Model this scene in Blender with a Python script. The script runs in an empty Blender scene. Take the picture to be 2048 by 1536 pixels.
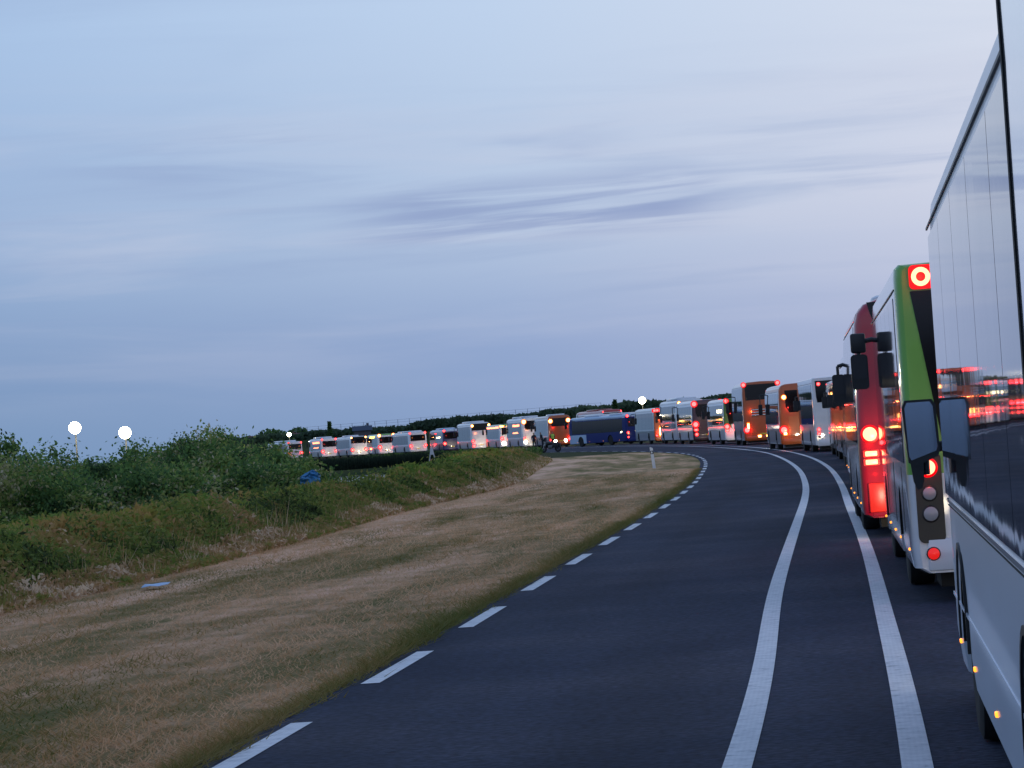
import bpy, bmesh, math, random
import numpy as np
from mathutils import Vector, Matrix
random.seed(7); rng = np.random.default_rng(11)
S = bpy.context.scene
COL = S.collection
R = math.radians
PI = math.pi

# ------------------------------------------------------------------ camera
cd = bpy.data.cameras.new('camera'); cam = bpy.data.objects.new('camera', cd); COL.objects.link(cam)
S.camera = cam
cd.sensor_width = 36; cd.lens = 36*6100/2048; cd.clip_start = .1; cd.clip_end = 6000
cam.matrix_world = (Matrix.Translation((0, 0, 1.85)) @ Matrix.Rotation(math.atan(99/6100), 4, 'X')
                    @ Matrix.Rotation(R(90), 4, 'X') @ Matrix.Rotation(-R(3.95), 4, 'Z'))
cd.dof.use_dof = False

# ------------------------------------------------------------------ world
W = bpy.data.worlds.new('World'); S.world = W; W.use_nodes = True
nt = W.node_tree; N = nt.nodes; K = nt.links; N.clear()
def s2l(c):
    return tuple(((v/255)/12.92 if v/255 <= .04045 else ((v/255+.055)/1.055)**2.4) for v in c)+(1,)
def nd(tree, t, **k):
    n = tree.nodes.new(t)
    for a, b in k.items(): setattr(n, a, b)
    return n
def ramp(tree, stops, interp='LINEAR'):
    n = tree.nodes.new('ShaderNodeValToRGB'); e = n.color_ramp; e.interpolation = interp
    while len(e.elements) > 1: e.elements.remove(e.elements[-1])
    e.elements[0].position = stops[0][0]; e.elements[0].color = stops[0][1]
    for p, c in stops[1:]:
        q = e.elements.new(p); q.color = c
    return n
def build_world():
    out = N.new('ShaderNodeOutputWorld'); bg = N.new('ShaderNodeBackground')
    tc = N.new('ShaderNodeTexCoord'); sp = N.new('ShaderNodeSeparateXYZ'); K.new(tc.outputs['Generated'], sp.inputs[0])
    # elevation: z from 0..0.5 -> 0..1 ;  azimuth factor from x
    def elev(stops):
        mr = nd(nt, 'ShaderNodeMapRange'); mr.inputs[1].default_value = 0; mr.inputs[2].default_value = .6
        K.new(sp.outputs[2], mr.inputs[0]); r = ramp(nt, [(p/.6, s2l(c)) for p, c in stops]); K.new(mr.outputs[0], r.inputs[0]); return r
    left = elev([(0, (122, 152, 190)), (.03, (129, 157, 197)), (.07, (152, 178, 215)), (.14, (169, 196, 231)), (.3, (160, 188, 224)), (.6, (128, 158, 206))])
    mid = elev([(0, (136, 160, 200)), (.03, (146, 168, 208)), (.07, (182, 200, 227)), (.14, (191, 211, 238)), (.3, (178, 200, 230)), (.6, (135, 163, 208))])
    right = elev([(0, (168, 178, 209)), (.03, (182, 190, 219)), (.07, (210, 214, 232)), (.14, (216, 224, 240)), (.3, (196, 210, 234)), (.6, (140, 166, 208))])
    m1 = nd(nt, 'ShaderNodeMapRange'); m1.inputs[1].default_value = -.17; m1.inputs[2].default_value = 0; K.new(sp.outputs[0], m1.inputs[0])
    m2 = nd(nt, 'ShaderNodeMapRange'); m2.inputs[1].default_value = 0; m2.inputs[2].default_value = .17; K.new(sp.outputs[0], m2.inputs[0])
    def mixc(f, a, b, bt='MIX'):
        m = nd(nt, 'ShaderNodeMix', data_type='RGBA', blend_type=bt)
        if isinstance(f, float): m.inputs[0].default_value = f
        else: K.new(f, m.inputs[0])
        for s, v in ((6, a), (7, b)):
            if isinstance(v, tuple): m.inputs[s].default_value = v
            else: K.new(v, m.inputs[s])
        return m.outputs[2]
    c = mixc(m1.outputs[0], left.outputs[0], mid.outputs[0]); c = mixc(m2.outputs[0], c, right.outputs[0])
    # thin stratus streaks
    def streak(sx, sz, w, lo, hi, col, amt, c, dist=.6, zlo=.0, zhi=.2, tilt=0, xm=None):
        cx = nd(nt, 'ShaderNodeCombineXYZ')
        a = nd(nt, 'ShaderNodeMath', operation='MULTIPLY'); a.inputs[1].default_value = sx; K.new(sp.outputs[0], a.inputs[0])
        b = nd(nt, 'ShaderNodeMath', operation='MULTIPLY'); b.inputs[1].default_value = sz; K.new(sp.outputs[2], b.inputs[0])
        t = nd(nt, 'ShaderNodeMath', operation='MULTIPLY_ADD'); t.inputs[1].default_value = tilt; K.new(sp.outputs[0], t.inputs[0]); K.new(b.outputs[0], t.inputs[2])
        K.new(a.outputs[0], cx.inputs[0]); K.new(t.outputs[0], cx.inputs[1]); cx.inputs[2].default_value = w
        n = nd(nt, 'ShaderNodeTexNoise'); n.inputs['Scale'].default_value = 1; n.inputs['Detail'].default_value = 5; n.inputs['Roughness'].default_value = .55; n.inputs['Distortion'].default_value = dist
        K.new(cx.outputs[0], n.inputs['Vector'])
        mr = nd(nt, 'ShaderNodeMapRange', interpolation_type='SMOOTHSTEP'); mr.inputs[1].default_value = lo; mr.inputs[2].default_value = hi; mr.inputs[4].default_value = amt
        K.new(n.outputs[0], mr.inputs[0])
        g = ramp(nt, [(0, (0, 0, 0, 1)), (max(zlo, .01), (0, 0, 0, 1)), ((zlo*2+zhi)/3, (1, 1, 1, 1)), ((zlo+zhi*2)/3, (1, 1, 1, 1)), (zhi, (0, 0, 0, 1))]); K.new(sp.outputs[2], g.inputs[0])
        mm = nd(nt, 'ShaderNodeMath', operation='MULTIPLY'); K.new(mr.outputs[0], mm.inputs[0]); K.new(g.outputs[0], mm.inputs[1])
        fac = mm.outputs[0]
        if xm:
            for lo_, hi_, inv in ((xm[0], xm[1], 0), (xm[2], xm[3], 1)):
                q = nd(nt, 'ShaderNodeMapRange', interpolation_type='SMOOTHSTEP'); q.inputs[1].default_value = lo_; q.inputs[2].default_value = hi_; q.inputs[3].default_value = inv; q.inputs[4].default_value = 1-inv
                K.new(sp.outputs[0], q.inputs[0]); w2 = nd(nt, 'ShaderNodeMath', operation='MULTIPLY'); K.new(fac, w2.inputs[0]); K.new(q.outputs[0], w2.inputs[1]); fac = w2.outputs[0]
        return mixc(fac, c, s2l(col))
    c = streak(4, 46, 3.3, .42, .70, (204, 209, 228), .34, c, zlo=.01, zhi=.13, tilt=.6)
    c = streak(5, 80, 8.1, .46, .72, (143, 165, 205), .42, c, zlo=.015, zhi=.12, tilt=-.8)
    c = streak(5, 60, 2.2, .47, .66, (146, 166, 206), .55, c, zlo=.075, zhi=.115, tilt=.4, xm=(-.17, -.10, .0, .06))
    c = streak(9, 150, 6.4, .36, .60, (136, 154, 198), .72, c, zlo=.060, zhi=.086, tilt=-5, xm=(-.07, -.02, .05, .085))
    c = streak(5, 40, 5.7, .45, .72, (146, 168, 208), .28, c, zlo=.06, zhi=.5)
    sky = nd(nt, 'ShaderNodeTexSky', sky_type='NISHITA', sun_disc=False); sky.sun_elevation = R(3); sky.sun_rotation = R(60)
    dim = nd(nt, 'ShaderNodeVectorMath', operation='SCALE'); dim.inputs[3].default_value = .12; K.new(sky.outputs[0], dim.inputs[0])
    c = mixc(.02, c, dim.outputs[0])
    K.new(c, bg.inputs[0]); bg.inputs[1].default_value = 1.0; K.new(bg.outputs[0], out.inputs[0])
build_world()
sl = bpy.data.lights.new('sun', 'SUN'); sl.energy = .25; sl.angle = R(25); sl.color = (1, .82, .75)
sun = bpy.data.objects.new('sun', sl); COL.objects.link(sun)
sun.rotation_euler = (Vector((-math.sin(R(60)), -math.cos(R(60)), -math.tan(R(8))))).to_track_quat('-Z', 'Y').to_euler()
S.view_settings.view_transform = 'Standard'; S.view_settings.look = 'None'; S.view_settings.exposure = 0; S.view_settings.gamma = 1

# ------------------------------------------------------------------ materials
MATS = {}
def mat(name, col=(.5, .5, .5), rough=.5, metal=0, coat=0, spec=.5, emit=None, es=0, var=0, vscale=3, bump=0, bscale=20, streak=None):
    if name in MATS: return MATS[name]
    m = bpy.data.materials.new(name); m.use_nodes = True; t = m.node_tree; b = t.nodes['Principled BSDF']
    b.inputs['Base Color'].default_value = (*col, 1); b.inputs['Roughness'].default_value = rough
    b.inputs['Metallic'].default_value = metal; b.inputs['Coat Weight'].default_value = coat; b.inputs['Coat Roughness'].default_value = .04
    b.inputs['Specular IOR Level'].default_value = spec
    if emit: b.inputs['Emission Color'].default_value = (*emit, 1); b.inputs['Emission Strength'].default_value = es
    tc = t.nodes.new('ShaderNodeTexCoord')
    if var:
        n = t.nodes.new('ShaderNodeTexNoise'); n.inputs['Scale'].default_value = vscale; n.inputs['Detail'].default_value = 6
        mp = t.nodes.new('ShaderNodeMapping'); t.links.new(tc.outputs['Object'], mp.inputs[0])
        if streak: mp.inputs['Scale'].default_value = streak
        t.links.new(mp.outputs[0], n.inputs['Vector'])
        r = ramp(t, [(.3, tuple(c*(1-var) for c in col)+(1,)), (.7, tuple(min(1, c*(1+var)) for c in col)+(1,))])
        t.links.new(n.outputs[0], r.inputs[0]); t.links.new(r.outputs[0], b.inputs['Base Color'])
        rr = t.nodes.new('ShaderNodeMapRange'); rr.inputs[3].default_value = max(.02, rough*(1-var)); rr.inputs[4].default_value = min(1, rough*(1+var)+.02)
        t.links.new(n.outputs[0], rr.inputs[0]); t.links.new(rr.outputs[0], b.inputs['Roughness'])
    if bump:
        n = t.nodes.new('ShaderNodeTexNoise'); n.inputs['Scale'].default_value = bscale; n.inputs['Detail'].default_value = 2
        t.links.new(tc.outputs['Object'], n.inputs['Vector'])
        bp = t.nodes.new('ShaderNodeBump'); bp.inputs['Strength'].default_value = 1; bp.inputs['Distance'].default_value = bump
        t.links.new(n.outputs[0], bp.inputs['Height']); t.links.new(bp.outputs[0], b.inputs['Normal'])
        if coat: t.links.new(bp.outputs[0], b.inputs['Coat Normal'])
    MATS[name] = m; return m
def tintmat(name, stops, rough=.8, trans=.0):
    """colour picked by a per-face 'tint' attribute (one value per leaf)"""
    m = bpy.data.materials.new(name); m.use_nodes = True; t = m.node_tree; b = t.nodes['Principled BSDF']
    a = t.nodes.new('ShaderNodeAttribute'); a.attribute_name = 'tint'
    r = ramp(t, [(p, (*c, 1)) for p, c in stops]); t.links.new(a.outputs['Fac'], r.inputs[0]); t.links.new(r.outputs[0], b.inputs['Base Color'])
    b.inputs['Roughness'].default_value = rough; b.inputs['Specular IOR Level'].default_value = .25
    tl = t.nodes.new('ShaderNodeBsdfTranslucent'); t.links.new(r.outputs[0], tl.inputs[0]); mx = t.nodes.new('ShaderNodeMixShader'); mx.inputs[0].default_value = .38
    t.links.new(b.outputs[0], mx.inputs[1]); t.links.new(tl.outputs[0], mx.inputs[2]); t.links.new(mx.outputs[0], t.nodes['Material Output'].inputs[0])
    return m

WHITE = mat('white_paint', (.66, .68, .74), .3, coat=.9, var=.06, vscale=1.2, streak=(1, .3, 2))
DULLWHITE = mat('white_body_paint', (.70, .76, .86), .34, coat=.3, var=.05, vscale=1.2, streak=(1, .3, 2))
GREY = mat('silver_paint', (.33, .36, .40), .3, metal=.3, coat=.9, var=.08, vscale=1.5)
GREEN = mat('green_paint', (.14, .40, .05), .32, coat=.6, var=.05)
GREEN2 = mat('sea_green_paint', (.06, .36, .14), .32, coat=.6, var=.05)
RED = mat('red_paint', (.42, .006, .025), .3, coat=.7, var=.06)
ORANGE = mat('orange_paint', (.45, .085, .010), .35, coat=.5, var=.08)
BLUE = mat('blue_paint', (.002, .016, .14), .5, coat=0, spec=.3, var=.08)
NAVY = mat('navy_paint', (.012, .018, .11), .3, coat=.7, var=.08)
MAROON = mat('maroon_paint', (.045, .004, .02), .3, coat=.7, var=.06)
DARKGLASS = mat('dim_window_glass', (.010, .011, .014), .15, spec=.22)
GREENDARK = mat('dim_green_paint', (.07, .15, .02), .35, coat=.3)
PALEBLUE = mat('pale_blue_paint', (.42, .55, .72), .35, coat=.5)
GLASS = mat('window_glass', (.012, .014, .022), .025, spec=.75, bump=.0012, bscale=1.1)
REARGLASS = mat('rear_glass', (.006, .006, .008), .12, spec=.4)
BLACK = mat('black_plastic', (.012, .012, .014), .45, var=.2)
RUBBER = mat('black_rubber', (.008, .008, .009), .75)
TYRE = mat('tyre_rubber', (.012, .012, .012), .85, var=.2, vscale=12)
RIM = mat('wheel_steel', (.35, .36, .38), .4, metal=.7, var=.2)
UNDER = mat('underbody_black', (.01, .009, .009), .9)
CHROME = mat('bright_trim', (.7, .7, .72), .15, metal=1)
MIRROR = mat('mirror_glass', (.42, .50, .66), .12, metal=1)
DARKMIRROR = mat('dark_mirror_glass', (.03, .03, .035), .3, spec=.3)
LENSRED = mat('red_lens', (.45, .01, .01), .2, coat=.8)
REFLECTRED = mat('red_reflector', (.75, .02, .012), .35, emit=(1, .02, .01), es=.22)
LENSGREY = mat('clear_lens', (.35, .34, .36), .25, coat=.6)
PLATE = mat('yellow_plate', (.75, .52, .05), .5)
BRAKE = mat('brake_light_bright', (.5, .02, .01), .3, emit=(1, .15, .07), es=9)
BRAKE2 = mat('tail_light', (.5, .02, .01), .3, emit=(1, .045, .04), es=4.5)
HALORED = mat('red_halo_glow', (.25, .0, .002), .35, emit=(1, .0, .004), es=.95)  # emission stands in for the halo round a lit lamp
HALOAMBER = mat('amber_halo_glow', (.6, .2, .01), .3, emit=(1, .16, .01), es=1.0)
BRAKEFAR = mat('tail_light_far', (.5, .02, .01), .3, emit=(1, .035, .035), es=12)
AMBER = mat('amber_lamp', (.7, .25, .01), .3, emit=(1, .30, .02), es=2.6)
AMBERB = mat('amber_lamp_bright', (.7, .25, .01), .3, emit=(1, .45, .12), es=14)
REDDIM = mat('glowing_red_reflector', (.6, .01, .01), .3, emit=(1, .02, .015), es=.6)  # round bumper reflector, no lamp; faint red glow put into the material
HEAD = mat('headlamp', (.9, .9, .85), .2, emit=(1, .86, .6), es=30)
SIGN = mat('lit_sign', (.5, .45, .3), .4, emit=(1, .86, .5), es=5)
SIGNY = mat('lit_sign_yellow', (.5, .45, .1), .4, emit=(1, .85, .12), es=4)
SIGNR = mat('lit_sign_red', (.5, .1, .05), .4, emit=(1, .22, .10), es=5)
FLOOD = mat('floodlight_lamp', (1, 1, .9), .3, emit=(1, .9, .62), es=40)

# ------------------------------------------------------------------ mesh helpers
def tag(o, label=None, cat=None, group=None, kind=None):
    if label: o['label'] = label
    if cat: o['category'] = cat
    if group: o['group'] = group
    if kind: o['kind'] = kind
    return o
def empty(name, loc, rz=0):
    o = bpy.data.objects.new(name, None); COL.objects.link(o); o.location = loc; o.rotation_euler = (0, 0, rz); o.empty_display_size = .2
    return o
def smooth(me, ang=40):
    me.polygons.foreach_set('use_smooth', [True]*len(me.polygons))
    try: me.set_sharp_from_angle(angle=R(ang))
    except Exception: pass
class MB:
    def __init__(s): s.v = []; s.f = []; s.m = []
    def add(s, vs, fs, mi=0):
        o = len(s.v); s.v += [tuple(p) for p in vs]; s.f += [tuple(i+o for i in f) for f in fs]; s.m += [mi]*len(fs); return s
    def box(s, x0, x1, y0, y1, z0, z1, b=0, mi=0):
        bm = bmesh.new(); bmesh.ops.create_cube(bm, size=1)
        for v in bm.verts: v.co = Vector(((x0+x1)/2+v.co.x*(x1-x0), (y0+y1)/2+v.co.y*(y1-y0), (z0+z1)/2+v.co.z*(z1-z0)))
        if b: bmesh.ops.bevel(bm, geom=bm.edges[:], offset=b, segments=2, affect='EDGES', profile=.5)
        bm.verts.index_update(); s.add([v.co for v in bm.verts], [[v.index for v in f.verts] for f in bm.faces], mi); bm.free(); return s
    def prism(s, pts, axis, a, b, mi=0):
        """closed polygon (u,v) extruded along axis from a to b"""
        def P(u, v, w): return {'x': (w, u, v), 'y': (u, w, v), 'z': (u, v, w)}[axis]
        n = len(pts); vs = [P(u, v, a) for u, v in pts]+[P(u, v, b) for u, v in pts]
        fs = [tuple(range(n)), tuple(range(2*n-1, n-1, -1))]+[(i, i+n, (i+1) % n+n, (i+1) % n) for i in range(n)]
        return s.add(vs, fs, mi)
    def tube(s, p, q, r0, r1=None, n=10, mi=0):
        r1 = r0 if r1 is None else r1; p, q = Vector(p), Vector(q); d = (q-p).normalized(); a = d.orthogonal().normalized(); b = d.cross(a)
        vs = []
        for c, r in ((p, r0), (q, r1)):
            for i in range(n): t = 2*PI*i/n; vs.append(c+a*math.cos(t)*r+b*math.sin(t)*r)
        s.add(vs, [(i, (i+1) % n, (i+1) % n+n, i+n) for i in range(n)]+[tuple(range(n-1, -1, -1)), tuple(range(n, 2*n))], mi); return s
    def lathe(s, prof, c, axis='x', n=24, mi=0):
        """profile [(radius, along)] about an axis through c"""
        c = Vector(c); vs = []
        for r, w in prof:
            for i in range(n):
                t = 2*PI*i/n; u, v = r*math.cos(t), r*math.sin(t)
                vs.append(c+Vector({'x': (w, u, v), 'y': (u, w, v), 'z': (u, v, w)}[axis]))
        m = len(prof); fs = [(j*n+i, j*n+(i+1) % n, (j+1)*n+(i+1) % n, (j+1)*n+i) for j in range(m-1) for i in range(n)]
        fs += [tuple(range(n-1, -1, -1)), tuple(range((m-1)*n, m*n))]
        return s.add(vs, fs, mi)
    def mesh(s, name, mats, sm=True):
        me = bpy.data.meshes.new(name); me.from_pydata(s.v, [], s.f)
        for m in (mats if isinstance(mats, (list, tuple)) else [mats]): me.materials.append(m)
        me.polygons.foreach_set('material_index', s.m)
        bm = bmesh.new(); bm.from_mesh(me); bmesh.ops.recalc_face_normals(bm, faces=bm.faces); bm.to_mesh(me); bm.free()
        if sm: smooth(me)
        me.update(); return me
    def build(s, name, mats, parent=None, loc=None, sm=True):
        o = bpy.data.objects.new(name, s.mesh(name, mats, sm)); COL.objects.link(o)
        if parent: o.parent = parent
        if loc: o.location = loc
        return o
def rrect(x0, x1, z0, z1, r, n=4):
    pts = []
    for cx, cz, a in ((x1-r, z1-r, 0), (x0+r, z1-r, 90), (x0+r, z0+r, 180), (x1-r, z0+r, 270)):
        for i in range(n+1): t = R(a+90*i/n); pts.append((cx+r*math.cos(t), cz+r*math.sin(t)))
    return pts
def npmesh(name, verts, faces_n, nper, material, tint=None, smooth_=False):
    """verts (k*nper,3): k separate polygons of nper corners"""
    me = bpy.data.meshes.new(name); V = len(verts); F = V//nper
    me.vertices.add(V); me.vertices.foreach_set('co', np.asarray(verts, dtype=np.float32).ravel())
    me.loops.add(V); me.loops.foreach_set('vertex_index', np.arange(V, dtype=np.int32))
    me.polygons.add(F); me.polygons.foreach_set('loop_start', np.arange(0, V, nper, dtype=np.int32)); me.polygons.foreach_set('loop_total', np.full(F, nper, dtype=np.int32))
    if tint is not None:
        a = me.attributes.new('tint', 'FLOAT', 'FACE'); a.data.foreach_set('value', np.clip(tint, 0, 1).astype(np.float32))
    me.materials.append(material); me.update(calc_edges=True); return me
def link(name, me, parent=None, loc=(0, 0, 0)):
    o = bpy.data.objects.new(name, me); COL.objects.link(o); o.location = loc
    if parent: o.parent = parent
    return o
def crom(pts, step):
    """Catmull-Rom through points, resampled"""
    P = [np.array(p, float) for p in pts]; P = [2*P[0]-P[1]]+P+[2*P[-1]-P[-2]]; out = []
    for i in range(1, len(P)-2):
        a, b, c, d = P[i-1:i+3]; n = max(2, int(np.linalg.norm(c-b)/step))
        for k in range(n):
            t = k/n; out.append(.5*((2*b)+(-a+c)*t+(2*a-5*b+4*c-d)*t*t+(-a+3*b-3*c+d)*t**3))
    out.append(P[-2]); return np.array(out)
def smoothc(P, w=9):
    k = np.hanning(2*w+3)[1:-1]; k /= k.sum(); Q = np.stack([np.convolve(np.pad(P[:, i], len(k)//2, mode='reflect', reflect_type='odd'), k, 'valid') for i in (0, 1)], 1); return Q
def normals2d(P):
    T = np.gradient(P, axis=0); T /= np.linalg.norm(T, axis=1)[:, None]; return np.stack([T[:, 1], -T[:, 0]], 1)   # to the right of travel
def arclen(P): return np.concatenate([[0], np.cumsum(np.linalg.norm(np.diff(P, axis=0), axis=1))])

# ------------------------------------------------------------------ road geometry (plan, metres; camera stands at 0,0)
EDGE = crom([(-8.6, -45), (-5.4, -16), (-1.80, 18.3), (-1.03, 25.3), (.2, 37.5), (1.45, 49.8), (2.66, 61.9), (3.85, 74.7), (5.2, 90.5), (6.25, 104.5), (7.36, 120), (8.3, 135),
             (9.05, 150), (9.55, 166), (9.6, 180), (9.1, 197), (7.6, 222), (4.6, 250), (.4, 280), (-6, 312), (-14, 345), (-26, 385), (-42, 430), (-62, 480), (-90, 545)], 1.0)
CL = crom([(-6.0, -45), (-2.75, -16), (1.10, 16.5), (2.5, 31), (4.9, 54), (6.15, 66), (7.45, 79.5), (9.35, 102), (11.2, 129), (12.6, 156), (13.15, 182), (13.1, 205), (12.5, 232), (10.8, 262),
           (7.6, 292), (2, 322), (-6, 353), (-18, 393), (-34, 438), (-54, 488), (-82, 553)], 1.0)
CR = crom([(-4.9, -45), (-1.7, -16), (1.97, 15.9), (2.8, 23.7), (4.55, 40.5), (6.45, 60.1), (8.1, 76.9), (10.35, 102), (12.3, 129), (13.65, 156), (14.3, 182), (14.25, 206), (13.6, 233), (11.9, 264),
           (8.7, 295), (3, 325), (-5, 356), (-17, 396), (-33, 441), (-53, 491), (-81, 556)], 1.0)
EDGE, CL, CR = smoothc(EDGE), smoothc(CL), smoothc(CR)
NE, NR = normals2d(EDGE), normals2d(CR)
ROADL = EDGE-NE*.23
ROADR = CR+NR*4.6
def strip(name, A, B, z, material, kind='structure', close=True):
    n = len(A); sB = arclen(B); sA = arclen(A)
    # resample B to A's count
    t = sA/sA[-1]*sB[-1]; Bx = np.stack([np.interp(t, sB, B[:, 0]), np.interp(t, sB, B[:, 1])], 1)
    m = 6; vs = []; uv = []
    for i in range(n):
        for j in range(m+1):
            f = j/m; p = A[i]*(1-f)+Bx[i]*f; vs.append((p[0], p[1], z)); uv.append((f, sA[i]))
    fs = [(i*(m+1)+j, i*(m+1)+j+1, (i+1)*(m+1)+j+1, (i+1)*(m+1)+j) for i in range(n-1) for j in range(m)]
    me = bpy.data.meshes.new(name); me.from_pydata(vs, [], fs); me.materials.append(material)
    ul = me.uv_layers.new(name='UVMap')
    for l in me.loops: ul.data[l.index].uv = uv[l.vertex_index]
    o = link(name, me); tag(o, kind=kind); return o
def line_strip(P, Nn, w, z, i0, i1):
    a, b = P-Nn*w/2, P+Nn*w/2; vs = []; uv = []; s = arclen(P)
    for i in range(i0, i1+1): vs += [(a[i, 0], a[i, 1], z), (b[i, 0], b[i, 1], z)]; uv += [(0, s[i]), (1, s[i])]
    k = i1-i0; return vs, [(2*i, 2*i+1, 2*i+3, 2*i+2) for i in range(k)], uv

# materials for the ground
def asphalt():
    m = bpy.data.materials.new('asphalt'); m.use_nodes = True; t = m.node_tree; b = t.nodes['Principled BSDF']; L = t.links
    tc = t.nodes.new('ShaderNodeTexCoord')
    big = nd(t, 'ShaderNodeTexNoise'); big.inputs['Scale'].default_value = .35; big.inputs['Detail'].default_value = 6; L.new(tc.outputs['Object'], big.inputs['Vector'])
    fine = nd(t, 'ShaderNodeTexNoise'); fine.inputs['Scale'].default_value = 18; fine.inputs['Detail'].default_value = 4; L.new(tc.outputs['Object'], fine.inputs['Vector'])
    uv = nd(t, 'ShaderNodeMapping'); uv.inputs['Scale'].default_value = (9, .06, 1); L.new(tc.outputs['UV'], uv.inputs[0])
    tr = nd(t, 'ShaderNodeTexNoise'); tr.inputs['Scale'].default_value = 1; tr.inputs['Detail'].default_value = 3; L.new(uv.outputs[0], tr.inputs['Vector'])
    r1 = ramp(t, [(.3, (.012, .020, .045, 1)), (.5, (.022, .030, .056, 1)), (.7, (.040, .045, .070, 1))]); L.new(big.outputs[0], r1.inputs[0])
    r2 = ramp(t, [(.25, (.40, .40, .42, 1)), (.5, (1, 1, 1, 1)), (.75, (1.75, 1.72, 1.7, 1))]); L.new(fine.outputs[0], r2.inputs[0])
    r3 = ramp(t, [(.3, (.66, .68, .72, 1)), (.7, (1.32, 1.3, 1.26, 1))]); L.new(tr.outputs[0], r3.inputs[0])
    m1 = nd(t, 'ShaderNodeMix', data_type='RGBA', blend_type='MULTIPLY'); m1.inputs[0].default_value = 1; L.new(r1.outputs[0], m1.inputs[6]); L.new(r2.outputs[0], m1.inputs[7])
    m2 = nd(t, 'ShaderNodeMix', data_type='RGBA', blend_type='MULTIPLY'); m2.inputs[0].default_value = 1; L.new(m1.outputs[2], m2.inputs[6]); L.new(r3.outputs[0], m2.inputs[7])
    L.new(m2.outputs[2], b.inputs['Base Color']); b.inputs['Roughness'].default_value = .85; b.inputs['Specular IOR Level'].default_value = .15
    bp = nd(t, 'ShaderNodeBump'); bp.inputs['Distance'].default_value = .008; L.new(fine.outputs[0], bp.inputs['Height']); L.new(bp.outputs[0], b.inputs['Normal'])
    return m
def linepaint():
    m = bpy.data.materials.new('road_paint'); m.use_nodes = True; t = m.node_tree; b = t.nodes['Principled BSDF']; L = t.links
    tc = t.nodes.new('ShaderNodeTexCoord'); sp = nd(t, 'ShaderNodeSeparateXYZ'); L.new(tc.outputs['UV'], sp.inputs[0])
    w = nd(t, 'ShaderNodeMath', operation='MULTIPLY'); w.inputs[1].default_value = 2*PI*5; L.new(sp.outputs[0], w.inputs[0])
    sn = nd(t, 'ShaderNodeMath', operation='SINE'); L.new(w.outputs[0], sn.inputs[0])
    mr = nd(t, 'ShaderNodeMapRange'); mr.inputs[1].default_value = -1; mr.inputs[3].default_value = .95; mr.inputs[4].default_value = 1.0; L.new(sn.outputs[0], mr.inputs[0])
    n = nd(t, 'ShaderNodeTexNoise'); n.inputs['Scale'].default_value = 8; n.inputs['Detail'].default_value = 8; n.inputs['Roughness'].default_value = .7; L.new(tc.outputs['Object'], n.inputs['Vector'])
    r = ramp(t, [(.30, (.30, .32, .36, 1)), (.42, (.62, .63, .66, 1)), (.6, (.76, .76, .78, 1)), (.8, (.80, .80, .80, 1))]); L.new(n.outputs[0], r.inputs[0])
    mx = nd(t, 'ShaderNodeVectorMath', operation='SCALE'); L.new(r.outputs[0], mx.inputs[0]); L.new(mr.outputs[0], mx.inputs[3]); L.new(mx.outputs[0], b.inputs['Base Color'])
    b.inputs['Roughness'].default_value = .6; b.inputs['Specular IOR Level'].default_value = .3
    return m
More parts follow.
